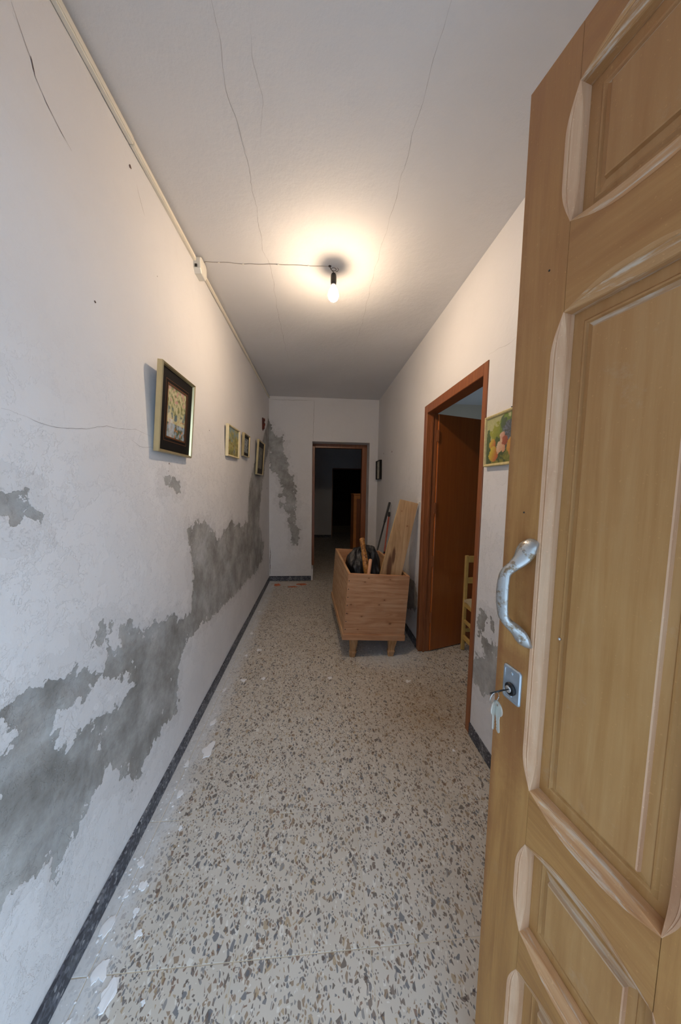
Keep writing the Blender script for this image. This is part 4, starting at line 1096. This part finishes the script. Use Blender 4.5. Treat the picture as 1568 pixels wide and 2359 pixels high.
for ca, cb_ in ((S1+.0006, P1-.0006), (S2+.0006, P2-.0006)):
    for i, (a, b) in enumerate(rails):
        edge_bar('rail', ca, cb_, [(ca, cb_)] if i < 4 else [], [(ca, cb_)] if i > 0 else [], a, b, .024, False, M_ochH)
def panel(ua, ub, za, zb):
    bm = bmesh.new(); st = []
    prof = [(-.004, DEP+.008), (-.004, DEP), (.0165, DEP), (.0180, DEP-.0015), (.0200, DEP-.0035), (.0225, DEP-.0030), (.0245, DEP-.0005), (.0340, DEP-.0025), (.0350, DEP-.0085), (.0366, DEP-.0095)]
    for ins, d in prof: st.append([bm.verts.new(p) for p in ((ua+ins, d, za+ins), (ub-ins, d, za+ins), (ub-ins, d, zb-ins), (ua+ins, d, zb-ins))])
    for i in range(len(st)-1):
        for k in range(4):
            f = bm.faces.new((st[i][k], st[i][(k+1) % 4], st[i+1][(k+1) % 4], st[i+1][k]))
            if k == 1 and i >= 7: f.material_index = 2
            if k == 2 and i >= 6: f.material_index = 1
    bm.faces.new(st[-1]); bm.faces.new(st[0][::-1])
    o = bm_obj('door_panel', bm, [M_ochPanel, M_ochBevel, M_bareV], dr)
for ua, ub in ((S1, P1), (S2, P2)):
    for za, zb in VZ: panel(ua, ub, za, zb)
# cast pull handle, mounted at two feet on the stile
def handle():
    pa = [(0.06, 1.292, 0.003, 0.0122, 0.0052), (0.06, 1.284, -0.006, 0.0178, 0.0078), (0.058, 1.272, -0.011, 0.019, 0.0091), (0.053, 1.257, -0.016, 0.0144, 0.0097), (0.046, 1.243, -0.026, 0.0104, 0.0084), (0.041, 1.232, -0.033, 0.011, 0.0072), (0.04, 1.215, -0.036, 0.0124, 0.0065), (0.04, 1.19, -0.037, 0.0132, 0.0065), (0.041, 1.168, -0.036, 0.0124, 0.0065), (0.043, 1.152, -0.033, 0.011, 0.0072), (0.048, 1.141, -0.026, 0.0104, 0.0084), (0.055, 1.131, -0.016, 0.014, 0.0097), (0.06, 1.122, -0.011, 0.0172, 0.0091), (0.062, 1.112, -0.006, 0.0161, 0.0078), (0.062, 1.105, 0.003, 0.011, 0.0052)]
    # catmull-rom refine
    P = np.array(pa); out = []
    for i in range(len(P)-1):
        p0, p1, p2, p3 = P[max(i-1, 0)], P[i], P[i+1], P[min(i+2, len(P)-1)]
        for k in range(4):
            t = k/4; out.append(.5*((2*p1)+(-p0+p2)*t+(2*p0-5*p1+4*p2-p3)*t*t+(-p0+3*p1-3*p2+p3)*t**3))
    out.append(P[-1]); bm = bmesh.new(); rings = []; seg = 14
    C = [Vector((q[0], q[2], q[1])) for q in out]
    for i, q in enumerate(out):
        t = (C[min(i+1, len(C)-1)]-C[max(i-1, 0)]).normalized()
        side = Vector((1, 0, 0)); side = (side-t*side.dot(t)).normalized(); nn = t.cross(side)
        rr_ = []
        for k in range(seg):
            a = 2*math.pi*k/seg; ca, sa = math.cos(a), math.sin(a)
            # lozenge-ish section with a ridge
            ca = math.copysign(abs(ca)**.9, ca); sa = math.copysign(abs(sa)**1.25, sa)
            rr_.append(bm.verts.new(C[i]+side*ca*q[3]+nn*sa*q[4]))
        rings.append(rr_)
    for i in range(len(rings)-1):
        for k in range(seg): bm.faces.new((rings[i][k], rings[i][(k+1) % seg], rings[i+1][(k+1) % seg], rings[i+1][k]))
    bm.faces.new(rings[0]); bm.faces.new(rings[-1])
    o = bm_obj('pull_handle', bm, M_handle, dr, True); o['label'] = 'worn silver pull handle'
    for z, x in ((1.274, .0605), (1.117, .0615)):
        bm = bmesh.new(); bmesh.ops.create_uvsphere(bm, u_segments=12, v_segments=6, radius=.0042, matrix=Matrix.Translation((x+.002, -.0185, z)) @ Matrix.Diagonal((1, .4, 1, 1)))
        s_ = bm_obj('screw', bm, M_handle, o, True)
handle()
# lock plate
def rrect(cx, cz_, w_, h_, r, n=5):
    out = []
    for (sx, sz, a0) in ((1, 1, 0), (-1, 1, 90), (-1, -1, 180), (1, -1, 270)):
        for k in range(n+1):
            a = math.radians(a0+90*k/n); out.append((cx+sx*(w_/2-r)+r*math.cos(a), cz_+sz*(h_/2-r)+r*math.sin(a)))
    return out
bm = bmesh.new(); rings = []
for grow, d in ((0, .0005), (0, -.002), (-.0022, -.0038), (-.0050, -.0038), (-.0060, -.0030)):
    rings.append([bm.verts.new((x, d, z)) for x, z in rrect(.0395, 1.0165, .040+2*grow, .066+2*grow, .006+grow*.6)])
for i in range(len(rings)-1):
    n = len(rings[0])
    for k in range(n): bm.faces.new((rings[i][k], rings[i][(k+1) % n], rings[i+1][(k+1) % n], rings[i+1][k]))
bm.faces.new(rings[0]); bm.faces.new(rings[-1])
lp = bm_obj('lock_plate', bm, M_steel, dr); lp['label'] = 'square-cornered steel lock plate'
KX, KZ = .0375, 1.0075
lathe('cylinder_collar', [(.0115, 0), (.0115, .0035), (.0095, .005), (.0070, .0050), (.0068, .0035)], M_dark, lp, 24, Matrix.Translation((KX+.002, -.003, KZ+.001)) @ Matrix.Rotation(math.pi/2, 4, 'X'))
lathe('cylinder_core', [(.0066, 0), (.0066, .0052), (.0060, .0058)], M_chrome, lp, 20, Matrix.Translation((KX, -.003, KZ)) @ Matrix.Rotation(math.pi/2, 4, 'X'))
for z in (1.038, .995):
    lathe('plate_rivet', [(.0035, 0), (.0030, .0012), (.001, .0018)], M_steel, lp, 12, Matrix.Translation((.0395, -.003, z)) @ Matrix.Rotation(math.pi/2, 4, 'X'))
# small nail on the moulding and knots/scars
bm = bmesh.new(); bmesh.ops.create_uvsphere(bm, u_segments=10, v_segments=6, radius=.0028, matrix=Matrix.Translation((.1075, .018, 1.137)))
bm_obj('nail', bm, M_chrome, dr, True)
for x, z, r in ((.058, 1.735, .0016), (.040, 1.34, .0016)):
    bm = bmesh.new(); bmesh.ops.create_uvsphere(bm, u_segments=8, v_segments=5, radius=r, matrix=Matrix.Translation((x, 0, z)))
    bm_obj('nail', bm, M_dark, dr, True)

# ------------------------------------------------------------------ keys
kr = prop(empty('key_ring', LE, LEAF_A-math.pi/2), 'steel keys on a small ring, one key in the entrance door lock', 'keys')
def key_mesh(flip=1):
    bm = bmesh.new(); n = 22; th = .0011
    # bow with hole
    for (r0, r1) in ((.0030, .0135),):
        oo, ii = [], []
        for s in (-1, 1):
            oo.append([bm.verts.new((r1*math.cos(2*math.pi*k/n), s*th, r1*.97*math.sin(2*math.pi*k/n))) for k in range(n)])
            ii.append([bm.verts.new((r0*math.cos(2*math.pi*k/n), s*th, .0068+r0*.8*math.sin(2*math.pi*k/n))) for k in range(n)])
        for k in range(n):
            j = (k+1) % n
            bm.faces.new((oo[0][k], oo[0][j], ii[0][j], ii[0][k])); bm.faces.new((oo[1][k], oo[1][j], ii[1][j], ii[1][k]))
            bm.faces.new((oo[0][k], oo[0][j], oo[1][j], oo[1][k])); bm.faces.new((ii[0][k], ii[0][j], ii[1][j], ii[1][k]))
    # shoulder and toothed blade
    xs = [-.0046, -.0046, -.0036, -.0036, -.0030, .0000, .0036]
    out = [(-.0060, -.0115), (.0060, -.0115), (.0042, -.0185), (.0038, -.0200), (.0040, -.0240), (.0026, -.0262), (.0040, -.0285), (.0022, -.0312), (.0038, -.0340), (.0024, -.0370), (.0036, -.0395), (.0010, -.0430), (-.0020, -.0438), (-.0040, -.0415), (-.0040, -.0190)]
    a = [bm.verts.new((x*flip, -th*.9, z)) for x, z in out]; b = [bm.verts.new((x*flip, th*.9, z)) for x, z in out]
    bm.faces.new(a); bm.faces.new(b)
    for k in range(len(out)): bm.faces.new((a[k], a[(k+1) % len(out)], b[(k+1) % len(out)], b[k]))
    return bm
# inserted key: blade along +y into the lock, bow standing out
km = Matrix.Translation((KX, -.0325, KZ-.001)) @ Matrix.Rotation(math.radians(90), 4, 'Y') @ Matrix.Rotation(math.radians(90), 4, 'X')
bm = key_mesh()
bmesh.ops.transform(bm, matrix=Matrix.Translation((KX, -.0325, KZ-.001)) @ Matrix(((0, 1, 0, 0), (0, 0, -1, 0), (1, 0, 0, 0), (0, 0, 0, 1))) , verts=bm.verts)
# flatten the plane of this key to lie level
bmesh.ops.transform(bm, matrix=Matrix.Translation((KX, -.0325, KZ-.001)) @ Matrix.Rotation(math.radians(46), 4, 'Y') @ Matrix.Translation((-KX, .0325, -KZ+.001)), verts=bm.verts)
o = bm_obj('key', bm, M_dark, kr); o['label'] = 'key turned in the lock'
RC = Vector((KX+.000, -.0375, KZ-.0115))
tube('ring', [(RC.x+.0035*math.sin(a)*.6, RC.y+.0095*math.cos(a), RC.z+.0120*math.sin(a)) for a in np.linspace(0, 2*math.pi, 30)], .00095, M_chrome, kr, 8)
for dx, dy, yaw, tl_ in ((.0005, -.0375, math.radians(-62), 3), (.0045, -.0335, math.radians(-10), -6)):
    bm = key_mesh(-1)
    bmesh.ops.transform(bm, matrix=Matrix.Translation((KX+dx, dy, KZ-.0300)) @ Matrix.Rotation(yaw, 4, 'Z') @ Matrix.Rotation(math.radians(tl_), 4, 'Y'), verts=bm.verts)
    bm_obj('key', bm, mat_simple('nickel_key', srgb(206, 204, 196), .35, .45, .05), kr)
